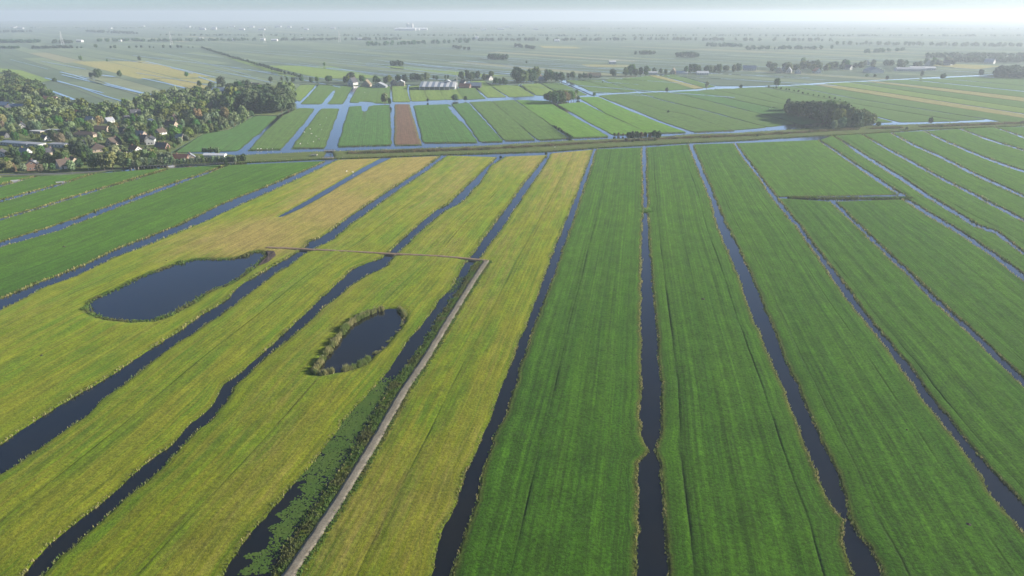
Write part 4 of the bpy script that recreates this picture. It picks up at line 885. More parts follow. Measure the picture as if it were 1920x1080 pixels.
# the big barn: one broad roof of alternating sheet panels over an open front
x, y = g(823, 166); o = empty('barn', (x, y, 0), R(-2)); Wd, Ln, nb = 50.0, 44.0, 12
MB().box(-Wd/2 + .5, Wd/2 - .5, -Ln/2 + 9, Ln/2 - .5, 0, 4.0).build('wall', PALETTE['grey'], o)
MB().poly([(-Wd/2+.4,-Ln/2+9,4.0),(-Wd/2+.4,Ln/2-.5,4.0),(-Wd/2+.4,0,8.6)], [(0,1,2)]).build('gable_end', PALETTE['grey'], o)
MB().poly([(Wd/2-.4,-Ln/2+9,4.0),(Wd/2-.4,Ln/2-.5,4.0),(Wd/2-.4,0,8.6)], [(0,2,1)]).build('gable_end', PALETTE['grey'], o)
for i in range(nb):
    x0 = -Wd/2 + i * Wd / nb; x1 = x0 + Wd / nb
    for s in (-1, 1):
        up = .12 * (i % 2)
        MB().poly([(x0,s*Ln/2,4.2+up),(x1,s*Ln/2,4.2+up),(x1,0,9.4+up),(x0,0,9.4+up),(x0,s*Ln/2,4.4+up),(x1,s*Ln/2,4.4+up),(x1,0,9.6+up),(x0,0,9.6+up)], [(0,3,2,1),(4,5,6,7),(0,1,5,4),(1,2,6,5),(2,3,7,6),(3,0,4,7)]).build('roof_panel', PALETTE['r_white' if i % 2 else 'r_blue'], o)
MB().poly([(8,-4,9.9),(18,-4,9.9),(18,4,9.9),(8,4,9.9),(13,-4,12.2),(13,4,12.2)], [(0,1,4),(2,3,5),(0,4,5,3),(1,2,5,4)]).build('roof_cupola', PALETTE['r_white'], o)
for i in range(8):
    xx = -Wd/2 + .6 + i * (Wd - 1.2) / 7; MB().box(xx - .5, xx + .5, -Ln/2 + .4, -Ln/2 + 1.2, 0, 4.15).build('pillar', PALETTE['white'], o)
MB().box(Wd/2 - 14, Wd/2 - 7, -Ln/2 + 1.3, -Ln/2 + 1.6, .2, 3.0).build('gate', PALETTE['peach'], o)
tag(o, 'large barn with striped grey and white roof and open pillared front', 'barn'); ANCH.append((823, 160, 'striped barn'))
# small wind turbine
x, y = g(857, 165); o = empty('wind_turbine', (x, y, 0)); wmat = PALETTE['white']
MB().bar((0,0,0),(0,0,15.5),.55,.3,10).build('mast', wmat, o)
nac = MB().box(-.7,.7,-1.4,1.6,15.4,16.6).build('nacelle', wmat, o); MB().bar((0,-1.4,16),(0,-2.1,16),.5,.15,8).build('hub', wmat, nac)
for a in (100, 220, 340):
    d = Vector((math.cos(R(a)), 0, math.sin(R(a)))); p = d.cross(Vector((0, 1, 0))); b = Vector((0, -1.85, 16)); m = MB()
    m.poly([b + p*.35, b - p*.35, b + d*2.2 - p*.6, b + d*2.2 + p*.25, b + d*7.2 + p*.12, b + d*7.2 - p*.12] + [q_ + Vector((0,.16,0)) for q_ in (b + p*.35, b - p*.35, b + d*2.2 - p*.6, b + d*2.2 + p*.25, b + d*7.2 + p*.12, b + d*7.2 - p*.12)],
           [(0,1,2,3),(3,2,5,4),(6,9,8,7),(9,10,11,8),(0,3,9,6),(3,4,10,9),(1,7,8,2),(2,8,11,5),(4,5,11,10),(0,6,7,1)]); m.build('blade', PALETTE['white'], o)
tag(o, 'small white wind turbine with three blades beside the striped barn', 'wind turbine')
# lattice pylons far on the left
STEEL = plain('galvanised_steel', (0.60, 0.60, 0.58), .5, .15)
for px, py, hh, lb in ((118,84,44,'leftmost lattice pylon in the haze'),(322,84,44,'second lattice pylon from the left in the haze'),(497,81,46,'third lattice pylon from the left in the haze'),(637,79,46,'rightmost lattice pylon in the haze')):
    x, y = g(px, py); o = empty('lattice_pylon', (x, y, 0), R(20)); m = MB(); B = 4.2
    def cw(z): return B * (1 - z / hh) + .55 * z / hh
    for sx_ in (-1, 1):
        for sy_ in (-1, 1): MB().bar((sx_*B, sy_*B, 0), (sx_*.5, sy_*.5, hh), .34, .2, 4).build('leg', STEEL, o)
    zs = [0, 7, 13, 18.5, 23.5, 28, 32, 36, 40, hh - 1]
    for a, b in zip(zs[:-1], zs[1:]):
        for k_ in range(4):
            c0, s0 = [(1,1),(-1,1),(-1,-1),(1,-1)][k_], [(-1,1),(-1,-1),(1,-1),(1,1)][k_]
            m.bar((c0[0]*cw(a), c0[1]*cw(a), a), (s0[0]*cw(b), s0[1]*cw(b), b), .16, .16, 3); m.bar((s0[0]*cw(a), s0[1]*cw(a), a), (c0[0]*cw(b), c0[1]*cw(b), b), .16, .16, 3)
    m.build('bracing', STEEL, o)
    for z, L_ in ((27, 8.5), (33.5, 7.0), (39.5, 5.5)):
        m = MB(); 
        for s in (-1, 1): m.bar((0, .5, z), (s*L_, 0, z + .4), .26, .12, 4); m.bar((0, -.5, z), (s*L_, 0, z + .4), .26, .12, 4); m.bar((0, 0, z + 2.2), (s*L_, 0, z + .4), .2, .12, 4)
        m.build('cross_arm', STEEL, o)
    tag(o, lb, 'pylon', 'pylons in the haze')

# plank bridges over the sluice in the dike, with rails
WOOD = plain('weathered_timber', (0.33, 0.28, 0.21), .9, .25, 2)
for px, py, lb, rz in ((618,283.6,'small plank bridge on the canal side of the dike','4'),(615,296.6,'small plank bridge on the field side of the dike','6')):
    x, y = g(px, py); o = empty('plank_bridge', (x, y, 0), R(float(rz))); MB().box(-4.2, 4.2, -1.3, 1.3, .1, .3).build('deck', WOOD, o)
    for s in (-1, 1):
        MB().box(-4.0, 4.0, s*1.22 - .06, s*1.22 + .06, 1.15, 1.28).build('handrail', WOOD, o)
        for k_ in range(4): MB().box(-3.9 + k_*2.55, -3.75 + k_*2.55, s*1.22 - .08, s*1.22 + .08, .3, 1.15).build('post', WOOD, o)
    for s in (-1, 1): MB().box(s*3.6 - .4, s*3.6 + .4, -1.2, 1.2, -1.2, .1).build('abutment', PALETTE['grey'], o)
    tag(o, lb, 'bridge')
# pale trailer parked on the dike
x, y = g(589, 293); o = empty('farm_trailer', (x, y, .1), R(3)); pale = plain('pale_paint', (0.62, 0.56, 0.44), .7, .2)
bd = MB().box(-2.3, 2.3, -1.05, 1.05, .7, .9).build('bed', pale, o)
for s in (-1, 1): MB().box(-2.3, 2.3, s*1.05 - .04, s*1.05 + .04, .902, 1.4).build('side_board', pale, o)
MB().box(2.26, 2.34, -1.0, 1.0, .902, 1.4).build('tail_board', pale, o); MB().bar((-2.3,0,.75),(-3.8,0,.45),.08,.06,5).build('drawbar', STEEL, o)
for sx_ in (-1, 1):
    for s in (-1, 1): MB().bar((sx_*1.3, s*.98, .38), (sx_*1.3, s*1.22, .38), .38, .38, 10).build('wheel', PALETTE['dark'], o)
tag(o, 'pale farm trailer parked on the grass dike', 'trailer')
# lamp post and signpost on the village road
x, y = g(166, 318); o = empty('lamp_post', (x, y, 0)); MB().bar((0,0,0),(0,0,6.2),.11,.07,6).build('pole', STEEL, o); MB().box(-.2,.9,-.2,.2,6.15,6.4).build('lamp_head', PALETTE['white'], o); tag(o, 'white lamp post on the village road right of the white gabled house', 'lamp post')
x, y = g(213, 313); o = empty('road_sign', (x, y, 0)); MB().bar((0,0,0),(0,0,3.0),.07,.07,6).build('post', STEEL, o); MB().box(-.7,.7,-.09,-.075,2.2,3.3).build('panel', PALETTE['white'], o); tag(o, 'small white road sign among the tall roadside trees', 'sign')
# stone-edged culverts at the field corners near the road
for px, py, lb in ((28,339,'pale stone culvert at the left edge below the road'),(113,342,'pale stone culvert below the two storey brick house'),(321,312,'dark stone culvert under the road by the pollard row')):
    x, y = g(px, py); o = empty('culvert', (x, y, 0), R(30)); MB().box(-2.4,2.4,-.5,.5,-.8,.55).build('headwall', PALETTE['grey'], o)
    for s in (-1, 1): MB().box(s*2.2-.15, s*2.2+.15, -.65, -.503, -.6, .9).build('post', WOOD, o)
    tag(o, lb, 'culvert')
# sheep
FLEECE = plain('fleece', (0.6, 0.58, 0.53), .95, .15, 4)
def ball(c, r, n=8, k=5):
    m = []; f = []
    for i in range(k + 1):
        a = math.pi * i / k
        for j in range(n): b = 2 * math.pi * j / n; m.append((c[0] + r[0]*math.sin(a)*math.cos(b), c[1] + r[1]*math.sin(a)*math.sin(b), c[2] + r[2]*math.cos(a)))
    for i in range(k):
        for j in range(n): f.append((i*n + j, (i+1)*n + j, (i+1)*n + (j+1) % n, i*n + (j+1) % n))
    return m, f
def sheep_mesh():
    m = MB()
    for c, r in (((0,0,.72),(.62,.34,.36)),((.72,0,.98),(.24,.16,.17)),((.5,0,.85),(.24,.2,.2)),((.92,0,.93),(.14,.1,.11))): m.poly(*ball(c, r))
    for sx_ in (-.4, .4):
        for sy_ in (-.18, .18): m.bar((sx_, sy_, .6), (sx_, sy_, 0), .09, .05, 5)
    m.bar((-.6,0,.8),(-.75,0,.5),.07,.03,4)
    return m.mesh('sheep', FLEECE, True)
SHEEP = sheep_mesh()
sheep_at = [(483,281.0),(489,280.6),(501,280.4),(511,280.2),(563,271),(577,270),(588,267),(593,257),(603,244),(582,243),(571,249),(598,262),(584,252),(578,181),(684,174),(650,323),(662,324.5),(1428,203),(1443,205),(1452,206),(1447,202),(1584,190),(1040,277.5),(600,235),(612,222)]
def by_rank(items, template, cat, group):
    """items (x, object): a label by place from the left"""
    for i, (_, o) in enumerate(sorted(items, key=lambda e: e[0])): tag(o, template.format(ordinal(i + 1)), cat, group)
SB, SF, SW = [], [], []
for px, py in sheep_at:
    x, y = g(px, py); o = obj('sheep', SHEEP, None, (x, y, .22 if py > 300 else .15), random.uniform(0, 6.28), random.uniform(.7, .85))
    if py > 280 and px < 520: SB.append((px, o))
    elif 560 < px < 615 and py > 215: SF.append((px, o))
    elif 1420 < px < 1460: SW.append((px, o))
    else: tag(o, {(578,181): 'lone white sheep in the field above the sheep field', (684,174): 'lone white sheep in front of the pinkish far-row farmhouse', (650,323): 'left of two white sheep on the dry yellow meadow', (662,324.5): 'right of two white sheep on the dry yellow meadow',
             (1584,190): 'lone white sheep behind the big wood', (1040,277.5): 'lone white sheep at the foot of the dike'}[(px, py)], 'sheep')
by_rank(SB, 'white sheep on the canal bank, {} from the left', 'sheep', 'sheep on the canal bank')
by_rank(SF, 'white sheep grazing left of the wide channel, {} from the left', 'sheep', 'sheep left of the wide channel')
by_rank(SW, 'white sheep just left of the big wood, {} from the left', 'sheep', 'sheep left of the big wood')

# ------------------------------------------------------------------ trees
def crown_np(seed, kind, nleaf):
    """unit-height crown: (V, F) of leaf cards through lobed volume plus dense lumpy core"""
    r = np.random.default_rng(seed)
    P = {'broad': (.42, .16, 1.0, 11), 'tall': (.25, .12, 1.0, 11), 'pollard': (.36, .24, 1.0, 8), 'bush': (.62, .0, 1.0, 8), 'wide': (.58, .14, 1.0, 13)}[kind]
    R0, zb, zt, nl = P; C, S = [], []
    for i in range(nl):
        a = i * 2.399 + r.uniform(-.5, .5); t = (i + .5) / nl; z = zb + (zt - zb) * (.16 + .70 * t)
        prof = math.sin(math.pi * min(1, max(.0, (.16 + .72 * t)))) ** (.7 if kind != 'tall' else .55)
        d = R0 * .62 * prof * r.uniform(.55, 1.0); s = R0 * r.uniform(.42, .62) * (1.0 - .3 * t)
        if kind == 'tall': s *= 1.15
        if kind == 'pollard': d *= .7; s *= 1.05
        z = min(z, zt - s * .85); C.append((math.cos(a) * d, math.sin(a) * d, z)); S.append(s)
    C.append((0, 0, zb + (zt - zb) * .5)); S.append(R0 * .62)
    C = np.array(C); S = np.array(S); k = r.choice(len(C), nleaf, p=S ** 2 / (S ** 2).sum())
    u = r.normal(size=(nleaf, 3)); u /= np.linalg.norm(u, axis=1)[:, None]
    p = C[k] + u * (S[k] * r.uniform(.72, 1.12, nleaf))[:, None] * np.array([1, 1, 1.05])
    p[:, 2] = np.maximum(p[:, 2], zb * .6 + .02)
    nn = u * .55 + r.normal(size=(nleaf, 3)) * .55; nn /= np.linalg.norm(nn, axis=1)[:, None]
    t1 = np.cross(nn, r.normal(size=(nleaf, 3))); t1 /= np.linalg.norm(t1, axis=1)[:, None]; t2 = np.cross(nn, t1)
    sz = r.uniform(.022, .05, nleaf) * (1.0 if kind != 'bush' else 1.7) * math.sqrt(900.0 / nleaf); a = t1 * sz[:, None]; b = t2 * (sz * r.uniform(.6, 1.0, nleaf))[:, None]
    V = np.stack([p - a - b, p + a - b * .6, p + a * .7 + b, p - a * .8 + b * .8], 1).reshape(-1, 3); F = np.arange(len(V)).reshape(-1, 4)
    cv, cf = [], []
    for c, s in zip(C, S):
        m, f = ball(c, (s * .74, s * .74, s * .78), 7, 5); n0 = len(V) + len(cv)
        for q_ in m: w_ = 1 + .22 * math.sin(q_[0] * 37 + seed) * math.cos(q_[1] * 41 + q_[2] * 29); cv.append([c[i] + (q_[i] - c[i]) * w_ for i in range(3)])
        cf += [[i + n0 for i in ff] for ff in f]
    V = np.r_[V, np.array(cv)]; V[:, 2] = np.maximum(V[:, 2], .005); return V, np.r_[F, np.array(cf)]
def trunk_mesh(seed, kind, mat):
    r = random.Random(seed); m = MB(); th = {'broad': .55, 'tall': .6, 'pollard': .34, 'bush': .3, 'wide': .45}[kind]; rr = {'pollard': .045, 'bush': .02}.get(kind, .026)
    m.bar((0,0,-.03),(r.uniform(-.01,.01),r.uniform(-.01,.01),th*.5), rr*1.2, rr*.9, 7); m.bar((0,0,th*.5),(r.uniform(-.02,.02),r.uniform(-.02,.02),th), rr*.9, rr*.5, 7)
    for i in range(5):
        a = i*1.257 + r.random(); z = th*r.uniform(.45,.9); e = r.uniform(.14,.26)*(1.2 if kind != 'tall' else .7); m.bar((0,0,z),(math.cos(a)*e, math.sin(a)*e, z+e*r.uniform(.7,1.3)), rr*.5, rr*.15, 5)
    return m.mesh('trunk', mat)
CROWN = {}; TRUNK = {}
for kd, nv, nlf in (('broad', 6, 900), ('tall', 4, 800), ('pollard', 4, 700), ('bush', 4, 520), ('wide', 3, 900)):
    CROWN[kd] = []; TRUNK[kd] = []
    for i in range(nv):
        V, F = crown_np(100 * len(CROWN) + i, kd, nlf); me = mesh_np('crown', V, F, LEAF['green']); CROWN[kd].append(me); TRUNK[kd].append(trunk_mesh(i, kd, M['palebark' if kd == 'pollard' else 'bark']))
TREES = []
KW = {'broad': 'broad tree', 'tall': 'tall tree', 'pollard': 'pollard willow', 'bush': 'bush', 'wide': 'spreading tree'}
def tree(px, py, h, kind='broad', col='green', wx=1.0, cluster=None, world=None, label=None, small=False):
    x, y = world if world is not None else g(px, py)
    if world is not None: px, py = proj(x, y)
    i = random.randrange(len(CROWN[kind])); s = (h * wx * random.uniform(.93, 1.07), h * wx * random.uniform(.93, 1.07), h); rz = random.uniform(0, 6.28)
    nm = {'bush': 'bush', 'pollard': 'pollard_tree'}.get(kind, 'tree')
    o = empty(nm, (x, y, 0), rz, s)
    c = obj('crown', CROWN[kind][i], o); c.material_slots[0].link = 'OBJECT'; c.material_slots[0].material = LEAF[col]
    if kind != 'bush' and not small: obj('trunk', TRUNK[kind][i], o)
    TREES.append(dict(o=o, px=px, py=py, h=h, kind=kind, col=col, cluster=cluster, label=label)); return o
def pxh(py, npx): return npx * depth(0, g(960, py)[1]) / FPX      # picture height -> metres at that row

# front of the village and the pollard row along the road
for i in range(34):
    px = 247 + i * 5.9; py = 315.2 - 8.6 * min(1, i / 34 * 1.25) + (1.2 if i < 3 else 0)
    if 36 <= i: break
    tree(px + random.uniform(-.8, .8), py, pxh(py, random.uniform(16, 20) if i < 14 else random.uniform(12.5, 15.5)), 'pollard', 'grey green', random.uniform(.8, 1.0), 'row')
for px, py, n, k, c, w in [(196,319,33,'tall','olive',1.3),(212,318,34,'tall','yellow green',1.35),(232,316,34,'tall','olive',1.4),(243,315.5,32,'tall','yellow green',1.2),(5,322,26,'broad','olive',.9),(20,323,22,'broad','yellow green',.9),(27,322,17,'bush','orange',.55),
    (45,323,17,'broad','grey green',1),(76,324,17,'broad','brown',1.1),(88,321,15,'broad','grey green',1.1),(99,320,15,'broad','green',1.1),(135,322,22,'broad','grey green',1.1),(150,316,18,'broad','dark green',1),(176,318,22,'broad','dark green',1.1),
    (14,310,16,'broad','green',1),(36,312,20,'broad','dark green',1),(52,303,20,'broad','green',1.1),(80,300,22,'broad','green',1.1),(92,306,20,'broad','dark green',1),(108,300,17,'broad','green',1),(150,297,34,'wide','dark green',1.0),(163,302,30,'broad','dark green',1.1),(140,288,24,'broad','dark green',1),
    (276,305,24,'broad','grey green',1.1),(288,306,22,'broad','green',1),(305,304,19,'broad','grey green',1.1),(318,304,20,'broad','grey green',1.1),(262,306,24,'broad','olive',1),(285,296,18,'broad','yellow green',1.1),(270,298,18,'bush','olive',.8),
    (372,302,10,'bush','grey green',.9),(384,286,9,'bush','grey green',1.1),(396,286,11,'bush','green',1.0),(408,287,11,'bush','grey green',1.0),(380,300,9,'bush','green',.9),(427,304,12,'bush','green',.7),(447,303,11,'bush','dark green',.8),(456,302,13,'bush','dark green',.8),(437,302,10,'bush','grey green',.8),(424,312,14,'bush','dark green',.45)]:
    tree(px, py, pxh(py, n), k, c, w, 'front')
# hedge line from the road up to the dark grove
for i, (px, py) in enumerate([(318,286),(330,279),(341,272),(352,264),(364,257),(376,251),(388,249),(398,248),(408,247),(418,245),(428,243),(437,240),(448,232),(458,229),(466,223),(474,218)]):
    tree(px - 2, py, pxh(py, random.uniform(9, 17)), random.choice(['broad', 'bush']), random.choice(['green', 'grey green', 'olive']), .9, 'hedge')
# village interior: random planting kept clear of the houses
VILL = close_smooth(gl([(-60,160),(0,150),(58,158),(108,192),(172,205),(236,208),(284,184),(352,178),(440,168),(470,174),(440,205),(428,241),(382,248),(322,280),(310,292),(250,300),(232,308),(160,312),(100,308),(0,316),(-60,322)]), 1)
GROVE = gl([(430,205),(470,180),(500,162),(545,166),(546,210),(522,215),(478,216),(430,238)])
hs = [o for o in HOUSES if o.location.y < 1300]
HP = np.array([(o.location.x, o.location.y) for o in hs]); HR = np.array([max(1, max(max(abs(v.co.x), abs(v.co.y)) for v in o.children[0].data.vertices)) for o in hs])
lo, hi = VILL.min(0), VILL.max(0); cand = np.c_[RNG.uniform(lo[0], hi[0], 9000), RNG.uniform(lo[1], hi[1], 9000)]
cand = cand[sd_poly(cand, VILL) < -2]; ingr = sd_poly(cand, GROVE) < 0; pts = np.zeros((0, 2)); info = []
for p, ing in zip(cand, ingr):
    dv = HP - p; ds = np.hypot(dv[:, 0], dv[:, 1])
    if (ds < HR * .7 + 3.0).any(): continue
    off = np.abs(dv[:, 0] - dv[:, 1] * (p[0] / p[1])); front = (off < HR * .85 + 2.5) & (dv[:, 1] > 0) & (dv[:, 1] < 38)
    low = bool(front.any())
    if low and RNG.random() < .2: continue
    if len(pts) and (np.hypot(*(pts - p).T) < (7.2 if low else 8.5) * (1 + (p[1] - 450) / 1600)).any(): continue
    hh = RNG.uniform(2.4, 5.0) if low else RNG.uniform(6.5, 10.5) if not ing else RNG.uniform(14, 19)
    pts = np.vstack([pts, p]); info.append((p, hh, ing, low))
info.sort(key=lambda e: e[0][1]); rest = []; nth = 0
for (p, h, ing, low) in info:
    px, py = proj(*p)
    h *= 1.0 + .3 * float(smooth(240, 185, py))
    if not -25 < px < 560: continue
    if not ing and not low and nth < 105 or (ing and RNG.random() < .12):
        nth += not ing
        tree(0, 0, h, random.choice(['broad'] * 5 + ['tall', 'wide', 'wide']), random.choices(list(LEAF), [4, 7, 5, 6, 2, 1.0, .25])[0] if not ing else random.choice(['dark green', 'green', 'dark green']), 1.0, 'grove' if ing else 'village', p)
    else: rest.append((p, h))
def wood(name, items, mats, label, nl=170, seed=0, wide=1.0):
    """a far mass of crowns as one mesh"""
    mats = mats if isinstance(mats, (list, tuple)) else [mats]
    r = np.random.default_rng(seed); base = [crown_np(900 + i, 'broad', nl) for i in range(4)]; VV, FF, MI, n0 = [], [], [], 0
    for (p, h) in items:
        V, F = base[r.integers(4)]; a = r.uniform(0, 6.28); c, s = math.cos(a), math.sin(a); wxy = h * r.uniform(.95, 1.3) * wide
        Q = np.c_[(V[:, 0]*c - V[:, 1]*s)*wxy + p[0], (V[:, 0]*s + V[:, 1]*c)*wxy + p[1], V[:, 2]*h]; VV.append(Q); FF.append(F + n0); n0 += len(V); MI.append(np.full(len(F), r.integers(len(mats))))
    me = mesh_np(name, np.concatenate(VV), np.concatenate(FF), LEAF[mats[0]])
    for m_ in mats[1:]: me.materials.append(LEAF[m_])
    me.polygons.foreach_set('material_index', np.concatenate(MI).astype(np.int32))
    return tag(obj(name, me), label=label, kind='stuff')
if rest: wood('wood', rest, ['green', 'grey green', 'olive', 'grey green', 'dark green'], 'mass of trees at the back of the left village')
back = []
for _ in range(150):
    px, py = random.uniform(-40, 85), random.uniform(150, 186)
    if py < 150 + max(0, px - 20) * .4: continue
    back.append((g(px, py), random.uniform(11, 17)))
wood('wood', back, ['dark green', 'green', 'olive'], 'dark wood at the left edge behind the village', 220, 3)

# dark grove core, right of the village
gc = []
for gi in range(60):
    px = random.uniform(446, 543); py = 217 - (px > 520) * (px - 520) * .3 - abs(random.gauss(0, 17)); 
    if py < 168: continue
    if gi > 16: gc.append((g(px, py), pxh(py, random.uniform(28, 40) * (py / 217)))); continue
    tree(px, py, pxh(py, random.uniform(30, 44) * (py / 217)), random.choice(['broad', 'wide', 'tall']), random.choice(['dark green', 'green', 'dark green', 'olive']), 1.0, 'grove')
wood('wood', gc, ['dark green', 'green', 'olive'], 'inner trees of the dark grove right of the village', 240, 8)
for px, py, n, c in ((418,242,24,'grey green'),(440,236,26,'grey green'),(458,226,28,'grey green'),(405,232,22,'grey green'),(390,236,24,'grey green'),(372,228,24,'orange'),(424,228,26,'brown'),(410,214,24,'grey green'),(398,214,22,'brown')):
    tree(px, py, pxh(py, n), 'broad', c, 1.0, 'hedge')
# big wood on the canal
bw = []
for i in range(105):
    px = random.uniform(1474, 1636); t_ = (px - 1474) / 162
    base = 216 + 26 * min(1, t_ * 1.25) - max(0, t_ - .85) * 50; py = base - abs(random.gauss(0, 6.5))
    top = np.interp(px, [1474, 1500, 1540, 1575, 1590, 1600, 1620, 1636], [193, 191, 190, 193, 202, 204, 208, 215]); n = max(16, (py - top) * random.uniform(.85, 1.08))
    if i > 24: bw.append((g(px, py), pxh(py, n * .97))); continue
    tree(px, py, pxh(py, n), random.choice(['broad', 'tall', 'broad']), random.choices(['dark green', 'green', 'grey green', 'olive'], [6, 4, 1, 1])[0], 1.0, 'big wood')
wood('wood', bw, ['dark green', 'olive', 'green'], 'inner trees of the big wood on the canal', 260, 9)
for px, py, n, c in ((1570,240,36,'olive'),(1563,243,18,'grey green'),(1578,242,22,'grey green'),(1588,241,20,'grey green'),(1600,242,16,'green'),(1612,241,18,'grey green'),(1582,232,34,'brown'),(1555,242,14,'dark green')): tree(px, py, pxh(py, n), 'broad', c, 1.0, 'big wood')
# small wood in the middle
for px, py, n, c in [(1024,189,14,'dark green'),(1030,191,17,'dark green'),(1036,193,19,'green'),(1042,195,20,'dark green'),(1048,194,21,'olive'),(1054,194,21,'olive'),(1060,193,21,'brown'),(1066,191,18,'dark green'),(1071,190,19,'green'),(1076,189,17,'grey green'),(1050,187,18,'green'),(1040,187,17,'green'),(1060,186,17,'olive'),(1032,186,15,'green')]: tree(px, py, pxh(py, n), 'broad', c, 1.05, 'small wood')
# rows and clumps round the far farms: (x0, x1, y, tall px, count, colours, cluster)
ROWS = [(505,632,154,11,13,'far row'),(644,655,157,13,2,'far row'),(674,684,155,12,2,'far row'),(698,735,156,13,6,'far row'),(742,770,153,12,4,'far row'),(768,802,152,13,7,'far row'),(806,850,149,9,6,'far row'),(864,900,150,15,7,'far row'),(900,922,150,13,4,'far row'),
        (928,952,159,13,5,'far row'),(966,1008,155,24,9,'tall clump'),(1026,1054,153,19,6,'far row'),(1060,1110,147,11,10,'far row'),(1142,1158,143,12,3,'far row'),(1166,1215,143,17,9,'far row'),(1216,1250,138,11,6,'far row'),(1284,1310,138,17,5,'far row'),(1322,1350,137,17,5,'far row'),(1352,1390,135,13,6,'far row')]
for x0, x1, py, n, ct, cl in ROWS:
    ct = max(2, round(ct * .72)); n *= 1.08
    for i in range(ct):
        px = x0 + (x1 - x0) * (i + random.uniform(.1, .9)) / ct
        if any(abs(px - a[0]) < 5 and -1 < py - a[1] < 8 for a in ANCH): py_ = py - 5
        else: py_ = py
        tree(px, py_ + random.uniform(-1.2, 1.2), pxh(py_, n * random.uniform(.75, 1.15)), random.choice(['broad', 'broad', 'tall']), random.choice(['dark green', 'green', 'olive', 'dark green']), 1.05, cl if cl != 'far row' else 'far row a' if px < 640 else 'far row b' if px < 862 else 'far row c' if px < 1060 else 'far row d')
tree(659, 155, pxh(155, 20), 'broad', 'dark green', 1.1, 'far row b')
SINGLE = [(722,194,19,'broad','grey green','loose grey green tree beside the brown field'),(731,197,14,'tall','dark green','slim dark shrub at the corner of the brown field'),(853,189,12,'wide','dark green','wide round tree on the cross canal below the turbine'),(873,189,9,'broad','dark green','small round tree right of the wide round canal tree'),(802,191,6,'broad','dark green','tiny round bush on the cross canal below the barn'),
 (1325,166,15,'tall','grey green','pale upright tree at the end of the straw strip'),(1250,173,9,'broad','dark green','dark round tree on the winding canal'),(1114,181,8,'broad','green','small tree at the end of the broad pale channel'),(1456,163,16,'broad','green','lone tree beside the winding canal at right'),(1744,232,12,'broad','dark green','lone small tree on the canal right of the big wood'),
 (1081,177,9,'broad','green','small tree right of the small wood'),(1084,187,6,'bush','dark green','low bush right of the small wood'),(1647,236,8,'bush','green','bush right of the big wood at the canal'),(184,146,16,'wide','dark green','large dark tree clump beside the small pale pool at left'),(171,146,10,'broad','dark green','small dark tree left of the pool clump'),(225,145,13,'broad','dark green','dark tree right of the small pale pool'),
 (152,113.5,9,'broad','green','small lone tree at the corner of the far straw field'),(201,116,5,'broad','green','tiny tree on the top edge of the far straw field'),(262,114.5,9,'broad','green','lone tree at the top right of the far straw field'),(350,144.5,10,'broad','green','lone round tree on the far straw field'),(103,153,7,'bush','dark green','dark bush at a far field corner left of the pool'),(608,124,7,'broad','green','lone tree beyond the diagonal hedge'),
 (375,163,12,'broad','olive','olive tree near the end of the village fields'),(397,168,15,'broad','dark green','dark tree at the end of the village fields'),(416,166,22,'broad','dark green','large dark tree beside the dark blue barn'),(430,172,16,'broad','dark green','dark tree right of the dark blue barn'),(1389,165,6,'bush','dark green','low dark bush on the winding canal'),(1625,144,5,'bush','green','left one of two tiny bushes on the far winding canal'),(1640,144,5,'bush','green','right one of two tiny bushes on the far winding canal'),
 (1663,150,8,'broad','dark green','round tree on the far winding canal'),(1728,144,12,'tall','green','upright tree left of the low bush patch at far right'),(1768,147,9,'bush','dark green','wide low bush patch at far right'),(1838,142,12,'broad','dark green','lone tree left of the far right wood'),(1506,117,9,'wide','green','lone wide tree behind the right village'),(987,119,5,'broad','green','tiny tree in the middle of the far plain'),
 (939,297,5,'bush','dark green','dark bush at the head of a yellow strip ditch'),(1024,290,5,'bush','dark green','bush at the head of the blue ditch by the yellow strip'),(620,292,3,'bush','dark green','small bush beside the sluice in the dike'),(1253,211,4,'bush','dark green','small bush on the long diagonal ditch'),(1130,155,3,'bush','dark green','tiny bush above the broad pale channel')]
for px, py, n, k, c, lb in SINGLE: tree(px, py, pxh(py, n), k, c, 1.0, None, None, lb)
# bushes on the canal bank
for i, (px, py, n, c) in enumerate([(1152,255,6,'dark green'),(1160,254,6,'brown'),(1168,255,5,'brown'),(1178,259,11,'dark green'),(1186,259,13,'dark green'),(1194,258,12,'dark green'),(1202,258,10,'brown'),(1210,257,9,'dark green'),(1218,257,9,'brown'),(1226,257,12,'dark green'),(1234,259,13,'dark green'),(1174,266,7,'brown'),(1186,266,6,'olive'),(1198,265,6,'brown'),(1212,265,6,'olive'),(1228,264,6,'olive')]):
    tree(px, py, pxh(py, n), 'bush', c, .75, 'canal bushes')
for i in range(14):
    t_ = i / 13; tree(1037 + 35 * t_, 238 + 22.5 * t_, pxh(250, random.uniform(4, 6.5)), 'bush', random.choice(['dark green', 'olive']), .8, 'field hedge')
for i in range(16):
    px = 1440 + 8 * i + random.uniform(-3, 3) if i < 8 else 1505 + 10 * (i - 8); py = 163 + (px - 1440) * .166 if i < 8 else 175.5 + (px - 1505) * .17; tree(px, py, pxh(py, random.uniform(2, 4)), 'bush', 'dark green', 1.0, 'right hedge')
for px, py in ((1700,243),(1918,231),(1765,239),(1850,235),(1480,251),(1330,259),(1420,256)): tree(px, py, pxh(py, random.uniform(3, 6)), 'bush', random.choice(['dark green', 'brown']), .9, 'dike bushes')
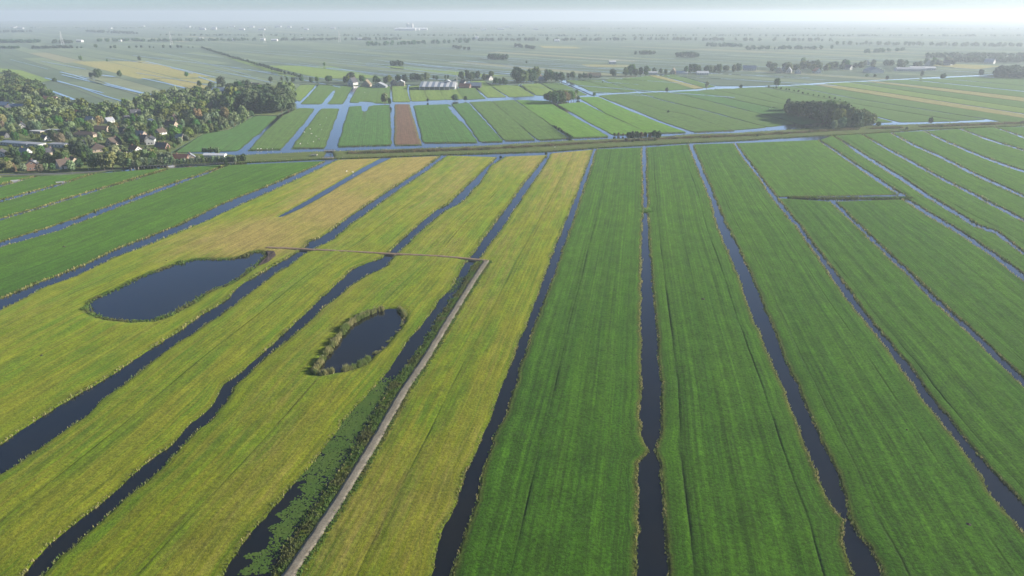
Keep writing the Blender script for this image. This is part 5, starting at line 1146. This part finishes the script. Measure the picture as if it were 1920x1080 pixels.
# diagonal hedge beyond the village and its bushes, right village trees, far right wood
hl = [(377,90),(405,99),(433,108),(475,120),(517,133),(567,147)]; H = gl(hl); it = []
for t_ in np.linspace(0, 1, 130): p = resample(H, np.array([t_]))[0]; it.append((p + RNG.normal(0, 1.0, 2), random.uniform(3, 6.5)))
wood('hedge', it, 'dark green', 'long dark diagonal hedge beyond the village', 40, 5)
rv = []
for i in range(74):
    px = random.uniform(1440, 1795) if i > 18 else random.uniform(1440, 1560)
    py = 134 - (px - 1440) * .025 + random.uniform(-6, 2.5)
    if any(abs(px - a[0]) < 7 and -1.5 < py - a[1] < 9 for a in RIGHT): py -= 6
    if i < 60: rv.append((g(px, py), pxh(py, random.uniform(8, 14)))); continue
    tree(px, py, pxh(py, random.uniform(9, 16)), random.choice(['broad', 'wide']), random.choice(['dark green', 'green', 'olive']), 1.0, 'right village')
wood('wood', rv, ['dark green', 'green', 'olive'], 'mass of trees round the houses of the right village', 150, 10)
it = [(g(random.uniform(1868, 1960), random.uniform(139, 147)), random.uniform(12, 18)) for _ in range(70)]; wood('wood', it, 'dark green', 'dark wood cut by the right edge', 150, 6)
# hazy clumps and belts of trees out on the plain
def belt(x0, x1, y0, y1, n, h0, h1, label, seed, mat='dark green'):
    it = []
    for _ in range(n): t_ = random.random(); it.append((g(x0 + (x1 - x0) * t_, y0 + (y1 - y0) * t_ + random.uniform(-.7, .7)), random.uniform(h0, h1)))
    wood('wood', it, mat, label, 60, seed)
belt(733,756,123.5,123,16,8,11,'small dark wood above the far row of farms',11); belt(914,950,111,111.5,26,9,13,'dark wood on the far plain near the middle',12); belt(1191,1228,102,102,20,7.2,10.1,'hazy wood on the far plain right of the middle',13); belt(1263,1310,106,108,24,9,13,'second hazy wood on the far plain',14)
belt(1325,1390,87,88,32,8.6,13.0,'hazy tree belt in the right distance',15); belt(1400,1560,93,92,40,7.9,12.2,'long hazy tree belt behind the right village',16); belt(1620,1700,100,95,24,7.9,12.2,'hazy trees behind the right village roofs',17); belt(1735,1925,108,107,72,7.9,12.2,'hazy tree belt at far right',18); belt(1780,1925,116,117,80,9,14,'hazy village trees at far right',19)
belt(0,75,80,80,64,8.6,13.0,'hazy dark wood far at the left edge',20); belt(100,140,81,81,24,8.6,13.0,'hazy wood round the first pylon',21); belt(185,262,78,77,40,8.6,13.0,'hazy wood between the first two pylons',22); belt(262,480,78,76,88,7.2,12.2,'long hazy tree belt behind the pylons',23); belt(520,760,76,75,80,7.2,12.2,'long hazy tree belt left of the middle',24); belt(690,880,86,80,50,9,15,'scattered hazy trees in the middle distance',25)
belt(855,1180,77,76,96,8.6,13.0,'hazy tree belt in the middle distance',26); belt(0,60,61,60,40,8.6,14.4,'faint dark wood near the left horizon',27); belt(160,260,60,64,64,8.6,14.4,'faint dark wood near the horizon at left',28); belt(300,1920,67,68,420,5,9,'faint tree line under the horizon',29); belt(0,1920,53,55,420,5,9,'faintest tree line at the horizon',30); belt(1150,1560,75,78,64,8.6,14.4,'faint trees right of the middle',31); belt(1560,1925,84,88,72,8.6,14.4,'faint trees at right under the horizon',32)
belt(0,36,91,91,24,6,9,'hazy bush row at the left edge of the far plain',33); belt(60,136,91,90,60,6,9,'hazy bush row below the first pylon',34); belt(965,1000,88,93,16,9,13,'three hazy clumps on the far plain',35); belt(850,880,90,95,10,8,12,'hazy clump left of the middle of the far plain',36)
for i, (px, py, n) in enumerate([(145,91,4),(153,91,4),(180,90,7),(208,91,5),(216,91,6),(243,91,5),(256,90,5),(265,90,5),(281,90,4),(288,90,3),(307,90,6),(320,90,5),(334,90,6),(340,90,5),(353,90,3),(362,90,3)]): tree(px, py, pxh(py, n), 'broad', 'dark green', 1.15, 'far line')
# white buildings near the horizon
PALETTE['far'] = plain('pale_concrete', (0.52, 0.51, 0.49), .9, .1, .02)
def far_block(px, py, w, l, h, mat):
    m = MB().box(-w/2, w/2, -l/2, l/2, -.3, h); x, y = g(px, py); o = empty('far_building', (x, y, 0)); m.build('wall', PALETTE[mat], o)
    MB().poly([(-w/2-.3,-l/2-.3,h),(w/2+.3,-l/2-.3,h),(w/2+.3,l/2+.3,h),(-w/2-.3,l/2+.3,h),(-w/2-.3,0,h+l*.18),(w/2+.3,0,h+l*.18)], [(0,1,5,4),(2,3,4,5),(1,2,5),(3,0,4),(0,3,2,1)]).build('roof', PALETTE['r_grey' if mat != 'white' else 'r_white'], o); return o
rb_ = random.Random(5)
FB = []
for px, py, w, h in [(40,79,16,6),(150,79,20,6),(225,78,14,5),(378,75,14,7),(440,76,14,7),(493,76,16,7),(568,75,16,7),(515,77,22,5),(675,75,16,6),(894,73,16,7),(1044,78,20,5),(1148,120,14,5)]:
    FB.append((px, far_block(px, py, w, w * .8, h, 'white')))
by_rank(FB, 'small lone white building on the hazy plain, {} from the left', 'building', 'lone white farm buildings on the hazy plain')
FB = []
for i in range(24):
    px = rb_.choice([rb_.uniform(20, 90), rb_.uniform(170, 360), rb_.uniform(420, 660), rb_.uniform(240, 640), rb_.uniform(880, 1010)]); py = rb_.uniform(49, 57)
    FB.append((px, far_block(px, py, rb_.uniform(18, 45), rb_.uniform(15, 30), rb_.uniform(5, 9), 'far')))
by_rank(FB, 'white building of the faint town at the horizon, {} from the left', 'building', 'white buildings of the faint town at the horizon')
FB = [(px, far_block(px, py, w, 40, h, 'white')) for px, py, w, h in [(757,57,60,10),(766,57.5,90,11),(776,57,70,9),(788,56.5,90,8),(748,57,50,8)]]
by_rank(FB, 'bright white factory hall below the silo towers, {} from the left', 'building', 'bright white factory halls near the horizon')
for px in (765, 773): 
    x, y = g(px, 56); o = empty('silo_tower', (x, y, 0)); MB().bar((0,0,0),(0,0,38),9,9,12).build('shaft', PALETTE['white'], o); MB().bar((0,0,38),(0,0,42),9.6,3,12).build('cap', PALETTE['r_white'], o); tag(o, ('left' if px < 770 else 'right') + ' one of two pale silo towers near the horizon', 'silo')

# ------------------------------------------------------------------ labels of the trees
phr = {'row': ('pollard row along the village road', 'willow'), 'front': ('trees fronting the village road', 'plant'), 'hedge': ('hedge line right of the village', 'plant'), 'big wood': ('big wood on the canal', 'tree'), 'small wood': ('small wood in the middle', 'tree'),
       'far row a': ('tree line between dark grove and farms', 'tree'), 'far row b': ('trees around the striped barn', 'tree'), 'far row c': ('trees right of the wind turbine', 'tree'), 'far row d': ('right half of the far farm row', 'tree'), 'tall clump': ('tall clump of the far farms', 'tree'), 'canal bushes': ('bush cluster on the canal', 'bush'), 'field hedge': ('short field hedge by the canal', 'bush'), 'right hedge': ('thin hedge behind the big wood', 'bush'),
       'dike bushes': ('bushes along the dike', 'bush'), 'right village': ('right village', 'tree'), 'far line': ('far tree line below the pylons', 'tree'), 'grove': ('dark grove right of the village', 'tree')}
grpn = {'village': 'trees in the left village', None: 'lone trees and bushes'}
for cl in {t['cluster'] for t in TREES}:
    L_ = sorted([t for t in TREES if t['cluster'] == cl], key=lambda t: t['px'])
    if cl is None:
        for t in L_: tag(t['o'], t['label'], 'bush' if t['kind'] == 'bush' else 'tree')
    elif cl != 'village':
        for i, t in enumerate(L_): tag(t['o'], f"{t['col']} {KW[t['kind']]}, {ordinal(i + 1)} from left, {phr[cl][0]}", 'bush' if t['kind'] == 'bush' else 'tree', phr[cl][0] if cl != 'row' else 'pollard row along the village road')
    else:
        B = {}
        for t in L_:
            c = min((a for a in ANCH if a[0] < 480 and a[1] > 170), key=lambda a: math.hypot(a[0] - t['px'], 1.8 * (a[1] - t['py'])))
            dx, dy = t['px'] - c[0], t['py'] - c[1]
            rel = ('left of' if dx < 0 else 'right of') if abs(dx) > 1.8 * abs(dy) else ('behind' if dy < 0 else 'in front of'); B.setdefault((c[2], rel), []).append((math.hypot(dx, 1.8 * dy), t))
        for (an, rel), q_ in B.items():
            q_.sort(key=lambda e: e[0])
            for i, (_, t) in enumerate(q_): tag(t['o'], f"{t['col']} {KW[t['kind']]}, {ordinal(i + 1)} {rel} the {an}", 'tree', 'trees in the left village')

# ------------------------------------------------------------------ haze: one closed box of air round the whole place
hb = MB().box(-12600, 12600, -700, 11000, -3, 128); hz = hb.build('haze', bpy.data.materials.new('haze_air'))
hm = hz.data.materials[0]; hm.use_nodes = True; hm.node_tree.nodes.clear()
ho = hm.node_tree.nodes.new('ShaderNodeOutputMaterial'); pv = hm.node_tree.nodes.new('ShaderNodeVolumePrincipled')
pv.inputs['Color'].default_value = (0.82, 0.90, 1.0, 1); pv.inputs['Density'].default_value = HAZE_DENSITY; pv.inputs['Anisotropy'].default_value = 0.25
hm.node_tree.links.new(pv.outputs[0], ho.inputs['Volume'])
tag(hz, 'pale morning haze over the polder', kind='stuff')
